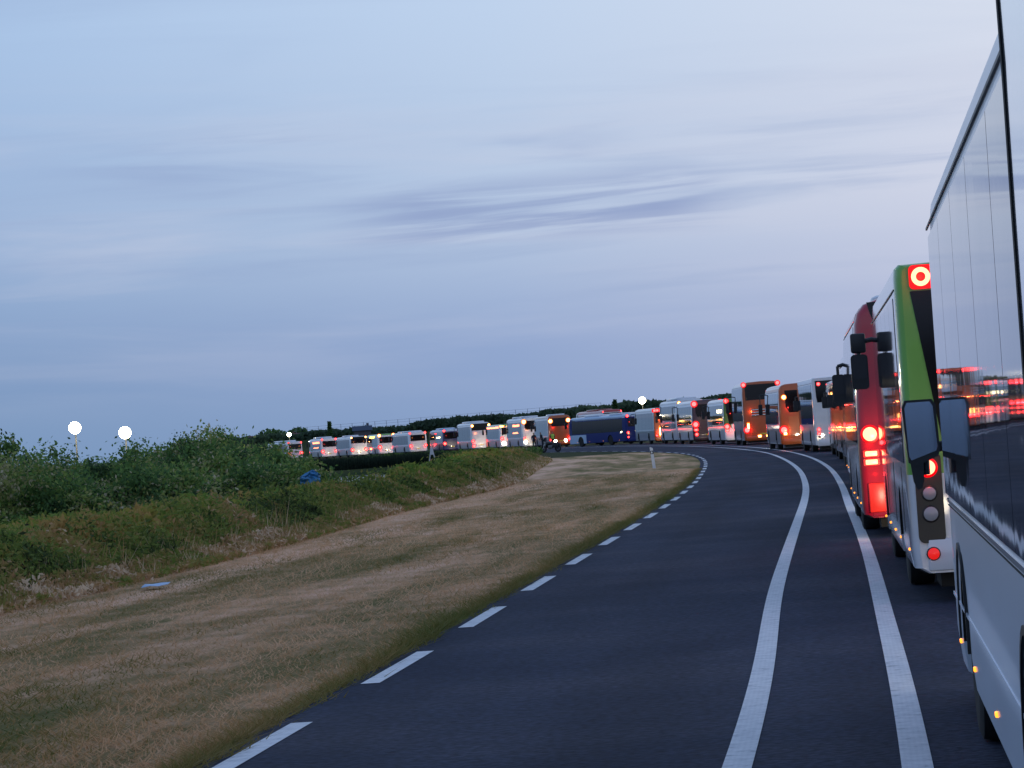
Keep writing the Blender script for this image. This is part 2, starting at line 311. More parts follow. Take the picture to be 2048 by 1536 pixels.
def groundmat(name, cols, sx=.35, sy=.04, seed=0, useuv=True, fine=14):
    """cols: four colours dark..pale; streaks run along v of the UV map"""
    m = bpy.data.materials.new(name); m.use_nodes = True; t = m.node_tree; b = t.nodes['Principled BSDF']; L = t.links
    tc = t.nodes.new('ShaderNodeTexCoord'); mp = nd(t, 'ShaderNodeMapping'); mp.inputs['Scale'].default_value = (sx, sy, 1); mp.inputs['Location'].default_value = (seed, seed, seed)
    L.new(tc.outputs['UV' if useuv else 'Object'], mp.inputs[0])
    n = nd(t, 'ShaderNodeTexNoise'); n.inputs['Scale'].default_value = 1; n.inputs['Detail'].default_value = 8; n.inputs['Roughness'].default_value = .68; n.inputs['Distortion'].default_value = .4; L.new(mp.outputs[0], n.inputs['Vector'])
    f = nd(t, 'ShaderNodeTexNoise'); f.inputs['Scale'].default_value = fine; f.inputs['Detail'].default_value = 6; f.inputs['Roughness'].default_value = .8; L.new(tc.outputs['Object'], f.inputs['Vector'])
    g = nd(t, 'ShaderNodeTexNoise'); g.inputs['Scale'].default_value = 1.3; g.inputs['Detail'].default_value = 4; L.new(tc.outputs['Object'], g.inputs['Vector'])
    a = nd(t, 'ShaderNodeMath', operation='MULTIPLY_ADD'); a.inputs[1].default_value = .35; L.new(f.outputs[0], a.inputs[0]); L.new(n.outputs[0], a.inputs[2])
    a2 = nd(t, 'ShaderNodeMath', operation='MULTIPLY_ADD'); a2.inputs[1].default_value = .35; L.new(g.outputs[0], a2.inputs[0]); L.new(a.outputs[0], a2.inputs[2])
    k0_ = nd(t, 'ShaderNodeMath', operation='SUBTRACT'); k0_.inputs[1].default_value = .85; L.new(a2.outputs[0], k0_.inputs[0])
    k = nd(t, 'ShaderNodeMath', operation='MULTIPLY_ADD'); k.inputs[1].default_value = 1.45 if useuv else 1; k.inputs[2].default_value = .5; L.new(k0_.outputs[0], k.inputs[0])
    val = k.outputs[0]
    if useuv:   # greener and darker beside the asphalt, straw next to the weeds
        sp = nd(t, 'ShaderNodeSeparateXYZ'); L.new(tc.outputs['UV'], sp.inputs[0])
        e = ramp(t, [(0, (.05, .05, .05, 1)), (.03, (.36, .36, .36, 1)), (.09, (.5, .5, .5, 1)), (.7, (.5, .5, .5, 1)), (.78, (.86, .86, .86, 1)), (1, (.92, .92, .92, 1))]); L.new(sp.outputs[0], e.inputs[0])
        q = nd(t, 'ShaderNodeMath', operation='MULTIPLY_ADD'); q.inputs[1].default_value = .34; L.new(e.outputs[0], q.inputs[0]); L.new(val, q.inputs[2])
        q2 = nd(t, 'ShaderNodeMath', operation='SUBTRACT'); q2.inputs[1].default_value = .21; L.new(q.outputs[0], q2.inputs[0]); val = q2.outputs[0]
    r = ramp(t, [(p, (*c, 1)) for p, c in zip((.28, .42, .55, .72), cols)]); L.new(val, r.inputs[0])
    L.new(r.outputs[0], b.inputs['Base Color']); b.inputs['Roughness'].default_value = .95; b.inputs['Specular IOR Level'].default_value = .1
    bp = nd(t, 'ShaderNodeBump'); bp.inputs['Distance'].default_value = .05; L.new(f.outputs[0], bp.inputs['Height']); L.new(bp.outputs[0], b.inputs['Normal'])
    return m
ASPHALT, PAINT = asphalt(), linepaint()
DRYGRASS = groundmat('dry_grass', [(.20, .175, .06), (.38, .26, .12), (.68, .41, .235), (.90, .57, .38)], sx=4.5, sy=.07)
FIELD = groundmat('field_ground', [(.02, .035, .012), (.03, .05, .016), (.05, .06, .02), (.08, .07, .035)], sx=.08, sy=.08, useuv=False, fine=5)

# ------------------------------------------------------------------ ground sheet with the ditch cut into it
VEG = crom([(-20, -5), (-11, 20), (-7.6, 34), (-6.8, 39.8), (-6.25, 44), (-5.4, 52), (-4.5, 62), (-3.6, 76), (-2.2, 91.6), (-.7, 107), (.1, 128), (.7, 151), (1.4, 175), (1.7, 190), (1.2, 203), (-.5, 213), (-4, 222)], 1.0)
def ditch(x, y):
    c = -9.4; hw = 4.6
    if y > 205: hw = 4.6+(y-205)*.02
    d = abs(x-c)/hw; e = min(1, max(0, (y-92)/8))*min(1, max(0, (226-y)/5))
    return -1.1*e*max(0, min(1, (1.0-d)*3.0))
xs = sorted(set([-3000, -1500, -700, -300, -150, -90, -60]+[round(-40+.8*i, 2) for i in range(63)]+[14, 22, 35, 60, 90, 150, 300, 700, 1500, 3000]))
ys = sorted(set([-600, -200, -60, -20, 0, 20, 40, 60, 80]+[88+2*i for i in range(74)]+[240, 270, 320, 400, 520, 700, 1000, 1600, 3000, 5500]))
gv = [(x, y, ditch(x, y)) for y in ys for x in xs]; nx = len(xs)
gf = [(j*nx+i, j*nx+i+1, (j+1)*nx+i+1, (j+1)*nx+i) for j in range(len(ys)-1) for i in range(nx-1)]
me = bpy.data.meshes.new('ground'); me.from_pydata(gv, [], gf); me.materials.append(FIELD); tag(link('ground', me), kind='structure')
wm = mat('ditch_water_surface', (.02, .026, .03), .12, spec=.9, bump=.05, bscale=2.5)
wb = MB(); wb.add([(-14.2, 92, -.42), (-4.7, 92, -.42), (-4.7, 228, -.42), (-14.6, 228, -.42)], [(0, 1, 2, 3)]); tag(wb.build('water', wm), kind='structure')

strip('road', ROADL, ROADR, .012, ASPHALT)
# verge between the asphalt and the weeds
n_e = int(np.argmin(np.abs(EDGE[:, 1]-208))); n_0 = int(np.argmin(np.abs(EDGE[:, 1]+2)))
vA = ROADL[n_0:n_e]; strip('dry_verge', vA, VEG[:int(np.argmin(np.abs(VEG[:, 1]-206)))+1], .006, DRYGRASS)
# road markings
s = arclen(EDGE); k0 = float(np.interp(23.7, EDGE[:int(np.argmax(EDGE[:, 1])), 1], s[:int(np.argmax(EDGE[:, 1]))]))-.3
def at_s(P, s_, q): return np.array([np.interp(q, s_, P[:, 0]), np.interp(q, s_, P[:, 1])])
dashes = MB(); per = 6.10
uvall = []
for i in range(-4, 62):
    a = k0+per*i; P = np.array([at_s(EDGE, s, a+q) for q in np.linspace(0, 3.15, 5)]); Nn = normals2d(P); vs, fs, uv = line_strip(P, Nn, .15, .017, 0, 4); dashes.add(vs, fs); uvall += uv
def finish_marks(mb, uvs, name):
    me = mb.mesh(name, PAINT, sm=False); ul = me.uv_layers.new(name='UVMap')
    for l in me.loops: ul.data[l.index].uv = uvs[l.vertex_index]
    tag(link(name, me), kind='structure')
finish_marks(dashes, uvall, 'road_edge_marking')
for P in (CL, CR):
    mb = MB(); vs, fs, uv = line_strip(P, normals2d(P), .16, .017, 0, len(P)-1); mb.add(vs, fs); finish_marks(mb, uv, 'road_centre_marking')

# ------------------------------------------------------------------ vegetation
def leaf_quads(C, size, up=.3, elong=1.6):
    """diamond leaves at centres C, random orientation"""
    n = len(C); a = rng.normal(size=(n, 3)); a /= np.linalg.norm(a, axis=1)[:, None]
    b = rng.normal(size=(n, 3)); b -= (b*a).sum(1)[:, None]*a; b /= np.linalg.norm(b, axis=1)[:, None]
    s_ = (size*rng.uniform(.6, 1.4, n))[:, None]
    return np.stack([C-a*s_*elong*.5, C+b*s_*.45, C+a*s_*elong*.5, C-b*s_*.45], 1).reshape(-1, 3)
def blades(B, h, w, lean=.35):
    """single-triangle grass blades standing at B"""
    n = len(B); th = rng.uniform(0, 2*PI, n); d = np.stack([np.cos(th), np.sin(th), np.zeros(n)], 1)
    hh = (h*rng.uniform(.5, 1.3, n))[:, None]; l = rng.normal(size=(n, 3))*lean; l[:, 2] = 1
    return np.stack([B-d*w/2, B+d*w/2, B+l*hh], 1).reshape(-1, 3)
LEAF = tintmat('shrub_leaves', [(0, (.04, .075, .035)), (.3, (.09, .18, .06)), (.55, (.15, .27, .07)), (.75, (.26, .33, .08)), (.9, (.40, .38, .18)), (1, (.52, .46, .32))])
WEED = tintmat('weed_leaves', [(0, (.02, .022, .014)), (.22, (.07, .11, .03)), (.48, (.19, .25, .05)), (.66, (.32, .25, .08)), (.82, (.46, .27, .13)), (1, (.78, .60, .42))])
COVER = tintmat('ground_cover_leaves', [(0, (.03, .06, .018)), (.35, (.09, .18, .04)), (.6, (.16, .27, .05)), (.8, (.30, .31, .06)), (1, (.42, .27, .09))])
STRAW = tintmat('straw_blades', [(0, (.08, .13, .025)), (.25, (.26, .20, .06)), (.5, (.62, .36, .18)), (1, (.90, .58, .36))])
REED = tintmat('reed_leaves', [(0, (.008, .016, .012)), (.6, (.016, .032, .020)), (1, (.035, .055, .03))])
WOOD = mat('bark', (.06, .045, .035), .9, var=.3, vscale=6)

def snoise(x, y, sc, seed=0):
    """cheap smooth value noise for placing things"""
    r = np.random.default_rng(seed).random((64, 64)); u, v = x/sc, y/sc; i, j = np.floor(u).astype(int), np.floor(v).astype(int); f, g = u-i, v-j
    f = f*f*(3-2*f); g = g*g*(3-2*g); a = lambda p, q: r[p % 64, q % 64]
    return (a(i, j)*(1-f)+a(i+1, j)*f)*(1-g)+(a(i, j+1)*(1-f)+a(i+1, j+1)*f)*g

# short dry blades over the verge
def verge_blades():
    n = 110000; y = 15+ (118-15)*rng.random(n)**1.45
    xr = np.interp(y, ROADL[:300, 1], ROADL[:300, 0]); xl = np.interp(y, VEG[:, 1][:200], VEG[:, 0][:200])
    xl = np.maximum(xl, -.175*y-1.5)
    u = rng.random(n); x = xl+(xr+.03-xl)*u; t = (x-xl)/np.maximum(.5, (xr-np.interp(y, VEG[:200, 1], VEG[:200, 0])))
    k_ = rng.random(n) < .16; x = np.where(k_, xr+rng.normal(0, .055, n)*(.4+1.4*snoise(y, y*0, .6, 12))-.02, x)
    ac = x-xr; big = snoise(ac*1.3, y*.13, 1.0, 3)*.55+snoise(ac*3.2, y*.4, 1.0, 4)*.35+snoise(ac*9, y*2, 1, 5)*.2-.1
    edge = np.clip((xr-x)/.42, 0, 1)
    tint = .06+1.05*big+rng.normal(0, .12, n); tint *= .35+.65*edge
    far = np.clip((x-np.interp(y, VEG[:200, 1], VEG[:200, 0]))/1.6, 0, 1); tint += (1-far)*.35
    h = (.028+.05*snoise(ac*2, y*.5, 1.0, 9)+(1-edge)*.03)*np.clip(1.4-y/150, .5, 1)
    B = np.stack([x, y, np.full(n, .004)], 1)
    V = blades(B, h, .014, lean=1.5); 
    # widen with distance so that far blades still cover
    return tag(link('grass', npmesh('grass', V, None, 3, STRAW, tint)), kind='stuff')
verge_blades()

# tall weeds along the ditch bank, in front of the ground cover
def weeds():
    P = VEG; Nn = normals2d(P); s_ = arclen(P); parts = []; tints = []
    sel = (P[:, 1] > 25)
    L0, L1 = s_[sel][0], s_[sel][-1]
    n = 230000; q = L0+(L1-L0)*rng.random(n)**1.15; d = np.abs(rng.normal(0, 1, n))*.9+.05; d = np.where(rng.random(n) < .12, -rng.random(n)*.35, d)
    px = np.interp(q, s_, P[:, 0]); py = np.interp(q, s_, P[:, 1]); nxx = np.interp(q, s_, Nn[:, 0]); nyy = np.interp(q, s_, Nn[:, 1])
    wob = snoise(q, q*0, 2.1, 21)
    prof = np.clip(.16+.75*(d-.1)/1.3, .12, .95)*(.62+.55*wob+.2*snoise(q, q*0, .7, 22)); prof = np.where(py > 150, prof*.8, prof)
    z = prof*rng.random(n)**.75
    x = px-nxx*d; y = py-nyy*d
    C = np.stack([x, y, z], 1); V = leaf_quads(C, .026+.00042*py, elong=2.4)
    t = -.02+.5*snoise(x, y, 1.4, 30)+.3*snoise(x, y, .45, 31)+rng.normal(0, .1, n)+np.where(d < .35, .42, np.where(z > prof*.66, .10, -.10))  # lower leaves tinted darker: shade of the bank's hollow put into colour
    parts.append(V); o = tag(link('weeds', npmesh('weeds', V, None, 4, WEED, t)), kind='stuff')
    m = 30000; q = L0+(L1-L0)*rng.random(m)**1.1; d = rng.random(m)**1.5*1.9-.15
    px = np.interp(q, s_, P[:, 0]); py = np.interp(q, s_, P[:, 1]); nxx = np.interp(q, s_, Nn[:, 0]); nyy = np.interp(q, s_, Nn[:, 1])
    B = np.stack([px-nxx*d, py-nyy*d, 0*q], 1); h = .25+.75*snoise(q, q*0, 1.3, 23)**2*rng.random(m); h *= np.clip(.55+d, .4, 1.1)
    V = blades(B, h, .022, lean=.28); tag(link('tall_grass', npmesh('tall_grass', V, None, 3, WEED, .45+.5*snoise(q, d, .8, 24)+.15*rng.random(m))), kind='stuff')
weeds()

# low green cover between the weeds and the shrubs, and on the bank by the water
def cover():
    n = 300000; y = 36+(215-36)*rng.random(n)**1.35
    xv = np.interp(y, VEG[:210, 1], VEG[:210, 0]); xr = np.where(y > 190, np.interp(y, [190, 203, 213, 222], [1.7, 1.2, -.5, -4]), xv)-1.0
    xl = np.where(y < 95, -.19*y-6, np.interp(y, [95, 97, 215], [-8, -4.5, -4.3]))
    x = xl+(xr-xl)*rng.random(n)
    z = (.12+.42*snoise(x, y, 2.1, 40))*np.where((y > 84) & (x < -3.9), .6, 1)+.2*snoise(x, y, .6, 41); z *= .55+.45*rng.random(n)
    rise = np.clip((xr+.4-x)/1.1, 0, 1)*np.clip(1.35-(xr-x)/2.6, .12, 1)*np.where(y > 150, .25, .48)*np.where((y > 84) & (x < -3.9), .3, 1); z = z*np.clip((xr-x)/1.2+.5, .3, 1)+rise*(.7+.5*snoise(x, y, 1.7, 48))
    C = np.stack([x, y, z], 1); V = leaf_quads(C, (.03+.0008*y), elong=2.2)
    t = .22+.5*snoise(x, y, 2.6, 42)+.35*snoise(x, y, .7, 43)+rng.normal(0, .12, n)+np.clip(.20-(xr-x)*.12, 0, .20)
    t = np.where(snoise(x, y, 5, 47) > .72, t+.25, t)
    tag(link('ground_cover', npmesh('ground_cover', V, None, 4, COVER, t)), kind='stuff')
cover()
def reeds():
    n = 60000; x = -24+22*rng.random(n); y = 227+6*rng.random(n)+np.clip(-x-14, 0, 20)*.2; h = .32+.15*snoise(x, y, 1.5, 50)
    h *= np.clip((-3.2-x)/2.5, .25, 1)
    V = blades(np.stack([x, y, np.full(n, -.6)], 1), h+.9, .07, lean=.10)
    tag(link('reeds', npmesh('reeds', V, None, 3, REED, rng.random(n))), kind='stuff')
    n = 60000; x = -60+62*rng.random(n); y = 238+70*rng.random(n); ok = x < np.interp(y, EDGE[150:400, 1], EDGE[150:400, 0])-3.5; x, y = x[ok], y[ok]
    z = .15+.55*snoise(x, y, 2.5, 51)*rng.random(len(x)); V = leaf_quads(np.stack([x, y, z], 1), np.full(len(x), .22), elong=1.8)
    tag(link('field_grass', npmesh('field_grass', V, None, 4, COVER, .1+.5*snoise(x, y, 4, 52)+rng.normal(0, .1, len(x)))), kind='stuff')
reeds()

# shrubs
def make_shrub_meshes(seed, r, h, nleaf=15000, ncl=60):
    g = np.random.default_rng(seed); cl = []
    while len(cl) < ncl:
        p = g.uniform(-1, 1, 3); p[2] = abs(p[2]); q = np.linalg.norm(p)
        if .35 < q < 1: cl.append(p*np.array([r, r, h*.92])*(.82+.22*g.random()))
    cl = np.array(cl); k = g.integers(0, ncl, nleaf); rad = g.uniform(.16, .36, ncl)
    C = cl[k]+g.normal(size=(nleaf, 3))*rad[k][:, None]*np.array([1, 1, .75]); C[:, 2] = np.abs(C[:, 2])+.03
    # a few shoots that break the outline
    ns = 26; sh = cl[g.integers(0, ncl, ns)]; m = 26; up = g.normal(size=(ns, 3))*.35; up[:, 2] = 1
    T = (sh[:, None, :]+up[:, None, :]*np.linspace(.1, .5, m)[None, :, None]*g.uniform(.5, 1, ns)[:, None, None]+g.normal(size=(ns, m, 3))*.045).reshape(-1, 3)
    C = np.concatenate([C, T]); ct = g.uniform(-.1, .95, ncl); t = np.concatenate([ct[k], g.uniform(.3, .9, ns*m)])+g.normal(0, .12, len(C))
    V = leaf_quads(C, np.full(len(C), .066), elong=1.7)
    crown = npmesh('crown', V, None, 4, LEAF, t)
    mb = MB()
    for i in range(9):
        e = cl[g.integers(0, ncl)]; mid = e*.5+np.array([0, 0, -.1]); mb.tube((g.normal()*.1, g.normal()*.1, -.05), mid, .035, .022, 6); mb.tube(mid, e, .022, .008, 6)
    return crown, mb.mesh('stem', WOOD)
SH = [make_shrub_meshes(100+i, rr, hh) for i, (rr, hh) in enumerate([(1.9, 2.3), (2.2, 2.5), (1.6, 1.9), (2.4, 2.7), (1.5, 1.5)])]
SHRUB_LABELS = []
def shrub(x, y, k, sc, label, name='shrub', cat='shrub'):
    t = empty(name, (x, y, 0), random.uniform(0, 6.28)); t.scale = (sc[0], sc[0], sc[1])
    link('crown', SH[k][0], t); link('stem', SH[k][1], t)
    tag(t, label, cat, 'shrubs on the bank left of the ditch'); return t
shr = [(-13.6, 76, 3, (1.0, 1.05), 'tall dark shrub at the left edge of the photo, nearest of the thicket'),
 (-15.6, 88, 1, (1.1, 1.18), 'big shrub behind the leftmost one, its loose top shoots against the sky'),
 (-11.3, 77, 4, (1.1, 1.0), 'low olive shrub with a pale dry bush beside it, front of the thicket'),
 (-13.4, 92, 0, (1.15, 1.02), 'shrub with a knobbly top just left of the left floodlight glow'),
 (-11.5, 88, 0, (1.1, .98), 'green shrub below the left floodlight'),
 (-11.9, 103, 1, (1.05, 1.0), 'shrub under the right one of the two floodlights, warm lit top'),
 (-9.3, 78, 4, (1.15, 1.06), 'low shrub in front row below the gap between the two floodlights'),
 (-10.2, 100, 3, (1.0, 1.1), 'highest domed shrub right of the two floodlights'),
 (-8.7, 90, 0, (1.1, 1.0), 'bright green rounded shrub in the middle of the thicket'),
 (-8.9, 103, 1, (1.1, .86), 'domed shrub with ragged crest, second right of the floodlights'),
 (-7.3, 86, 4, (1.2, 1.0), 'low leafy shrub at the front of the thicket right of its middle'),
 (-8.0, 99, 2, (1.2, .97), 'dark shrub sloping down to the right, left of the blue tarpaulin'),
 (-8.6, 112, 2, (1.1, .87), 'shrub behind the blue tarpaulin, under the far single lamp'),
 (-7.7, 105, 4, (1.0, .9), 'last small shrub at the right end of the thicket by the water'),
 (-17.6, 104, 3, (1.0, 1.02), 'far shrub at the left edge showing only its upper leaves'),
 (-14.4, 113, 1, (1.1, .92), 'far shrub seen in the dip between the two floodlights'),
 (-10.4, 120, 3, (1.1, .78), 'shrub behind the highest dome, only its crest visible'),
 (-15.2, 74, 4, (1.3, 1.1), 'low dark shrub at the very left margin of the photo')]
for a in shr: shrub(*a)

# far wooded dike
def far_wood():
    n = 52000; x = -72+200*rng.random(n); yb = 640-(x+72)*.55
    top = 3.9+ (x+72)*.013+.9*snoise(x, x*0, 11, 60)+.6*snoise(x, x*0, 2.2, 61)
    z = top*rng.random(n)**.75+.1; y = yb+rng.uniform(0, 14, n)
    V = leaf_quads(np.stack([x, y, z], 1), np.full(n, .75), elong=1.3)
    tag(link('distant_wood', npmesh('distant_wood', V, None, 4, tintmat('far_leaves', [(0, (.035, .06, .04)), (.5, (.065, .11, .06)), (1, (.12, .16, .08))]), .1+.6*snoise(x, z*3, 6, 62)+rng.normal(0, .12, n))), kind='stuff')
far_wood()
dk = MB(); X = [(-75, 642), (130, 530)]
pr = [(-14, 0), (-3, 3.4), (4, 3.4), (16, 0)]
vs = [(X[i][0], X[i][1]+d, z) for i in (0, 1) for d, z in pr]; dk.add(vs, [(0, 1, 5, 4), (1, 2, 6, 5), (2, 3, 7, 6), (0, 4, 7, 3), (0, 3, 2, 1), (4, 5, 6, 7)])
tag(dk.build('dike', FIELD, sm=False), kind='structure')
def conifer(x, y, h, r, label, seed):
    g = np.random.default_rng(seed); t = empty('conifer', (x, y, 0)); mb = MB(); mb.tube((0, 0, 0), (0, 0, h*.95), .16, .03, 7); mb.build('trunk', WOOD, t)
    n = 900; z = h*(.25+.75*g.random(n)**.9); rr = r*(1-z/h)**.8*(.4+.6*g.random(n))+.05; a = g.uniform(0, 2*PI, n)
    V = leaf_quads(np.stack([rr*np.cos(a), rr*np.sin(a), z], 1), np.full(n, .5)); link('crown', npmesh('crown', V, None, 4, LEAF, g.uniform(0, .4, n)), t)
    tag(t, label, 'tree', 'conifers standing out of the far wood')
conifer(18.6, 560, 6.6, 1.2, 'dark pointed conifer left of the single lamp above the blue bus', 1)
conifer(-37, 610, 6.6, .7, 'thin pointed tree left of the small dark house on the dike', 2)
conifer(-44.5, 640, 5.6, 1.1, 'small conifer near the left end of the far wood', 3)
conifer(30.5, 550, 6.0, 1.2, 'conifer tip just right of the single lamp above the orange and white buses', 4)

# distant low houses and trees at the far left horizon
def far_tree(x, y, h, r, label, seed):
    g = np.random.default_rng(seed); t = empty('tree', (x, y, 0)); mb = MB(); mb.tube((0, 0, 0), (0, 0, h*.6), .3, .12, 7); mb.build('trunk', WOOD, t)
    n = 900; p = g.normal(size=(n, 3)); p /= np.linalg.norm(p, axis=1)[:, None]; p *= g.random(n)[:, None]**.35*np.array([r, r, h*.38]); p[:, 2] += h*.6
    link('crown', npmesh('crown', leaf_quads(p, np.full(n, .8)), None, 4, LEAF, g.uniform(0, .5, n)), t); tag(t, label, 'tree', 'trees on the far left horizon')
for i, (x, y, h, r, l) in enumerate([(-80, 1000, 9, 6, 'far round tree left of the lone lamp on the horizon'), (-86, 980, 7, 5, 'second far tree further left of the lone horizon lamp'),
        (-98, 1010, 7.5, 6, 'far low tree half hidden by the thicket crest'), (-64, 900, 8, 4, 'far tree just right of the lone horizon lamp')]): far_tree(x, y, h, r, l, 70+i)
def house(x, y, w, d, h, rz, label, roofc, wallc):
    t = empty('house', (x, y, 0), rz); mb = MB(); mb.box(-w/2, w/2, -d/2, d/2, 0, h); mb.build('wall', wallc, t, sm=False)
    mb = MB(); mb.prism([(-d/2-.4, h+.003), (d/2+.4, h+.003), (d/4, h+w*.16+.4), (-d/4, h+w*.16+.4)], 'x', -w/2-.3, w/2+.3); rf = mb.build('roof', roofc, t, sm=False)
    mb = MB(); mb.box(w/4, w/4+.5, -.25, .25, h+.5, h+w*.16+.9); mb.build('chimney', wallc, rf, sm=False)
    for k in (-.3, 0.05, .3):
        mb = MB(); mb.box(w*k-.4, w*k+.4, -d/2-.06, -d/2-.004, 1.0, 2.3); mb.build('window', GLASS, t, sm=False)
    tag(t, label, 'house')
house(-30.3, 606, 3.4, 3, 4.5, .05, 'small dark house with blue grey roof on top of the wooded dike', mat('slate_roof', (.05, .07, .11), .7), mat('house_wall', (.08, .08, .10), .8))
house(-66, 850, 16, 9, 3.2, .1, 'low brick house with reddish roof beside the lone horizon lamp', mat('tile_roof', (.16, .08, .07), .8), mat('brick_wall', (.15, .09, .07), .85))

# wire fence on the dike crest
def dike_fence():
    t = empty('wire_fence', (-45, 628, 3.4)); A, B = Vector((0, 0, 0)), Vector((62, -34, .6)); n = 26; steel = mat('fence_steel', (.22, .24, .28), .5, metal=.6)
    for i in range(n+1):
        p = A.lerp(B, i/n); mb = MB(); mb.tube(p, p+Vector((0, 0, 2.7)), .045, .045, 6); mb.build('post', steel, t)
    for z in (1.6, 2.15, 2.65):
        mb = MB(); mb.tube(A+Vector((0, 0, z)), B+Vector((0, 0, z)), .018, .018, 5); mb.build('rail', steel, t)
    tag(t, 'thin wire fence on posts along the top of the wooded dike', 'fence')
dike_fence()

# floodlight masts
def flood(x, y, z, r, label):
    t = empty('floodlight', (x, y, 0)); steel = mat('mast_steel', (.05, .055, .06), .7)
    mb = MB(); mb.tube((0, .12, 0), (0, .12, z), .045, .03, 8); mb.build('mast', steel, t)
    hd = [(0, 0, .92)]
    mb = MB()
    for a_, b_, c_ in hd: mb.lathe([(r*c_*.5, .20), (r*c_*.9, .14), (r*c_*1.05, .0)], (a_*r, 0, z+b_*r), 'y', 14)
    mb.tube((-r*.8, .12, z), (r*.8, .12, z), .03); mb.build('lamp_housing', steel, t)
    mb = MB()
    for a_, b_, c_ in hd: mb.lathe([(r*c_, -.004), (r*c_*.9, -.08), (r*c_*.5, -.14), (.003, -.16)], (a_*r, 0, z+b_*r), 'y', 14)
    mb.build('lamp', FLOOD, t)
    l = bpy.data.lights.new('floodlight_light', 'POINT'); l.energy = 16000*r*r; l.color = (1, .85, .55); l.shadow_soft_size = r*.5; lo = bpy.data.objects.new('floodlight_light', l); COL.objects.link(lo); lo.parent = t; lo.location = (0, -3.2, z+.1)
    tag(t, label, 'lamp', 'floodlights burning on masts')
flood(-18.0, 125, 3.32, .27, 'left of the two dazzling floodlights above the thicket')
flood(-15.96, 125, 2.98, .27, 'right of the two dazzling floodlights above the thicket')
flood(-38.5, 520, 4.3, .38, 'small lone white lamp on the far left horizon')
flood(17.1, 405, 5.05, .50, 'white floodlight above the dark treeline over the orange bus')

# ------------------------------------------------------------------ buses
def bus_section(w, H, z0, boxy=0):
    h = w/2
    if boxy: return [(h-.10, z0), (h-.015, z0+.05), (h, z0+.22), (h, 1.2), (h, 1.8), (h, H-.6), (h-.002, H-.26), (h-.004, H-.13), (h-.012, H-.05), (h-.05, H-.012), (0, H+.02)]
    return [(h-.10, z0), (h-.015, z0+.05), (h, z0+.22), (h, 1.2), (h-.008, 1.8), (h-.03, H-.75), (h-.055, H-.36), (h-.10, H-.2), (h-.20, H-.08), (h-.40, H-.015), (0, H+.02)]
def side_x(sec, z):
    if z > 2.9 and abs(sec[5][0]-sec[3][0]) < 1e-6: return sec[3][0]
    for (x0, a), (x1, b) in zip(sec[:-1], sec[1:]):
        if a <= z <= b: return x0+(x1-x0)*(z-a)/(b-a)
    return sec[0][0]
def bus_body(L, w, H, z0, axles, paint, mats, boxy=0):
    sec = bus_section(w, H, z0, boxy); stations = [(0, .07, .03), (.02, .04, .015), (.06, .018, .006), (.13, .004, 0), (.24, 0, 0)] if boxy else [(0, .11, .10), (.02, .06, .05), (.06, .025, .02), (.13, .006, .005), (.24, 0, 0)]
    y = .9
    while y < L-1.9: stations.append((y, 0, 0)); y += .9
    stations += [(L-1.7, 0, 0), (L-1.1, .012, 0), (L-.6, .045, .02), (L-.3, .10, .05), (L-.12, .19, .1), (L-.03, .33, .2), (L, .5, .32)]
    mb = MB(); n = len(sec)*2-1; rings = []
    for yy, ins, dr in stations:
        ring = []
        for x, z in sec+[(-x, z) for x, z in sec[-2::-1]]:
            xx = math.copysign(max(0, abs(x)-ins*(abs(x)/(w/2))), x); zz = z-dr*max(0, (z-z0)/(H-z0))**4; ring.append((xx, yy, zz))
        rings.append(ring)
    vs = [p for r_ in rings for p in r_]; fs = []
    for i in range(len(rings)-1):
        for j in range(n):
            k = (j+1) % n; fs.append((i*n+j, i*n+k, (i+1)*n+k, (i+1)*n+j))
    e = (len(rings)-1)*n
    for j in range(len(sec)-2): fs += [(j, j+1, n-2-j, n-1-j), (e+j, e+n-1-j, e+n-2-j, e+j+1)]
    j = len(sec)-2; fs += [(j, j+1, j+2), (e+j+2, e+j+1, e+j)]
    mb.add(vs, fs); me = mb.mesh('body', UNDER)
    o = link('body', me)
    cut = MB()
    for a in axles:
        for sgn in (-1, 1):
            c = [(a+.56*math.cos(t), .50+.53*math.sin(t)) for t in [PI*i/14 for i in range(15)]]+[(a-.60, .0), (a+.60, .0)]
            cut.prism(c, 'x', sgn*(w/2-.42), sgn*(w/2+.2))
    co = link('cutter', cut.mesh('cutter', UNDER, sm=False))
    md = o.modifiers.new('b', 'BOOLEAN'); md.operation = 'DIFFERENCE'; md.object = co; md.solver = 'EXACT'
    dg = bpy.context.evaluated_depsgraph_get(); dg.update(); me2 = bpy.data.meshes.new_from_object(o.evaluated_get(dg))
    bpy.data.objects.remove(co); bpy.data.objects.remove(o)
    me2.materials.clear()
    for m in mats: me2.materials.append(m)
    for p in me2.polygons:
        c, nn = p.center, p.normal; arch = False
        for a in axles:
            r_ = math.hypot(c.y-a, c.z-.5)
            if (r_ < .565 and abs(c.x) < w/2-.002) and c.z < 1.04 and (abs(nn.x) < .5 or abs(c.x) < w/2-.3): arch = True
        p.material_index = 0 if (arch or (nn.z < -.7 and c.z < z0+.04)) else paint(c, nn)
    me2.name = 'body'; smooth(me2, 30); return me2, sec
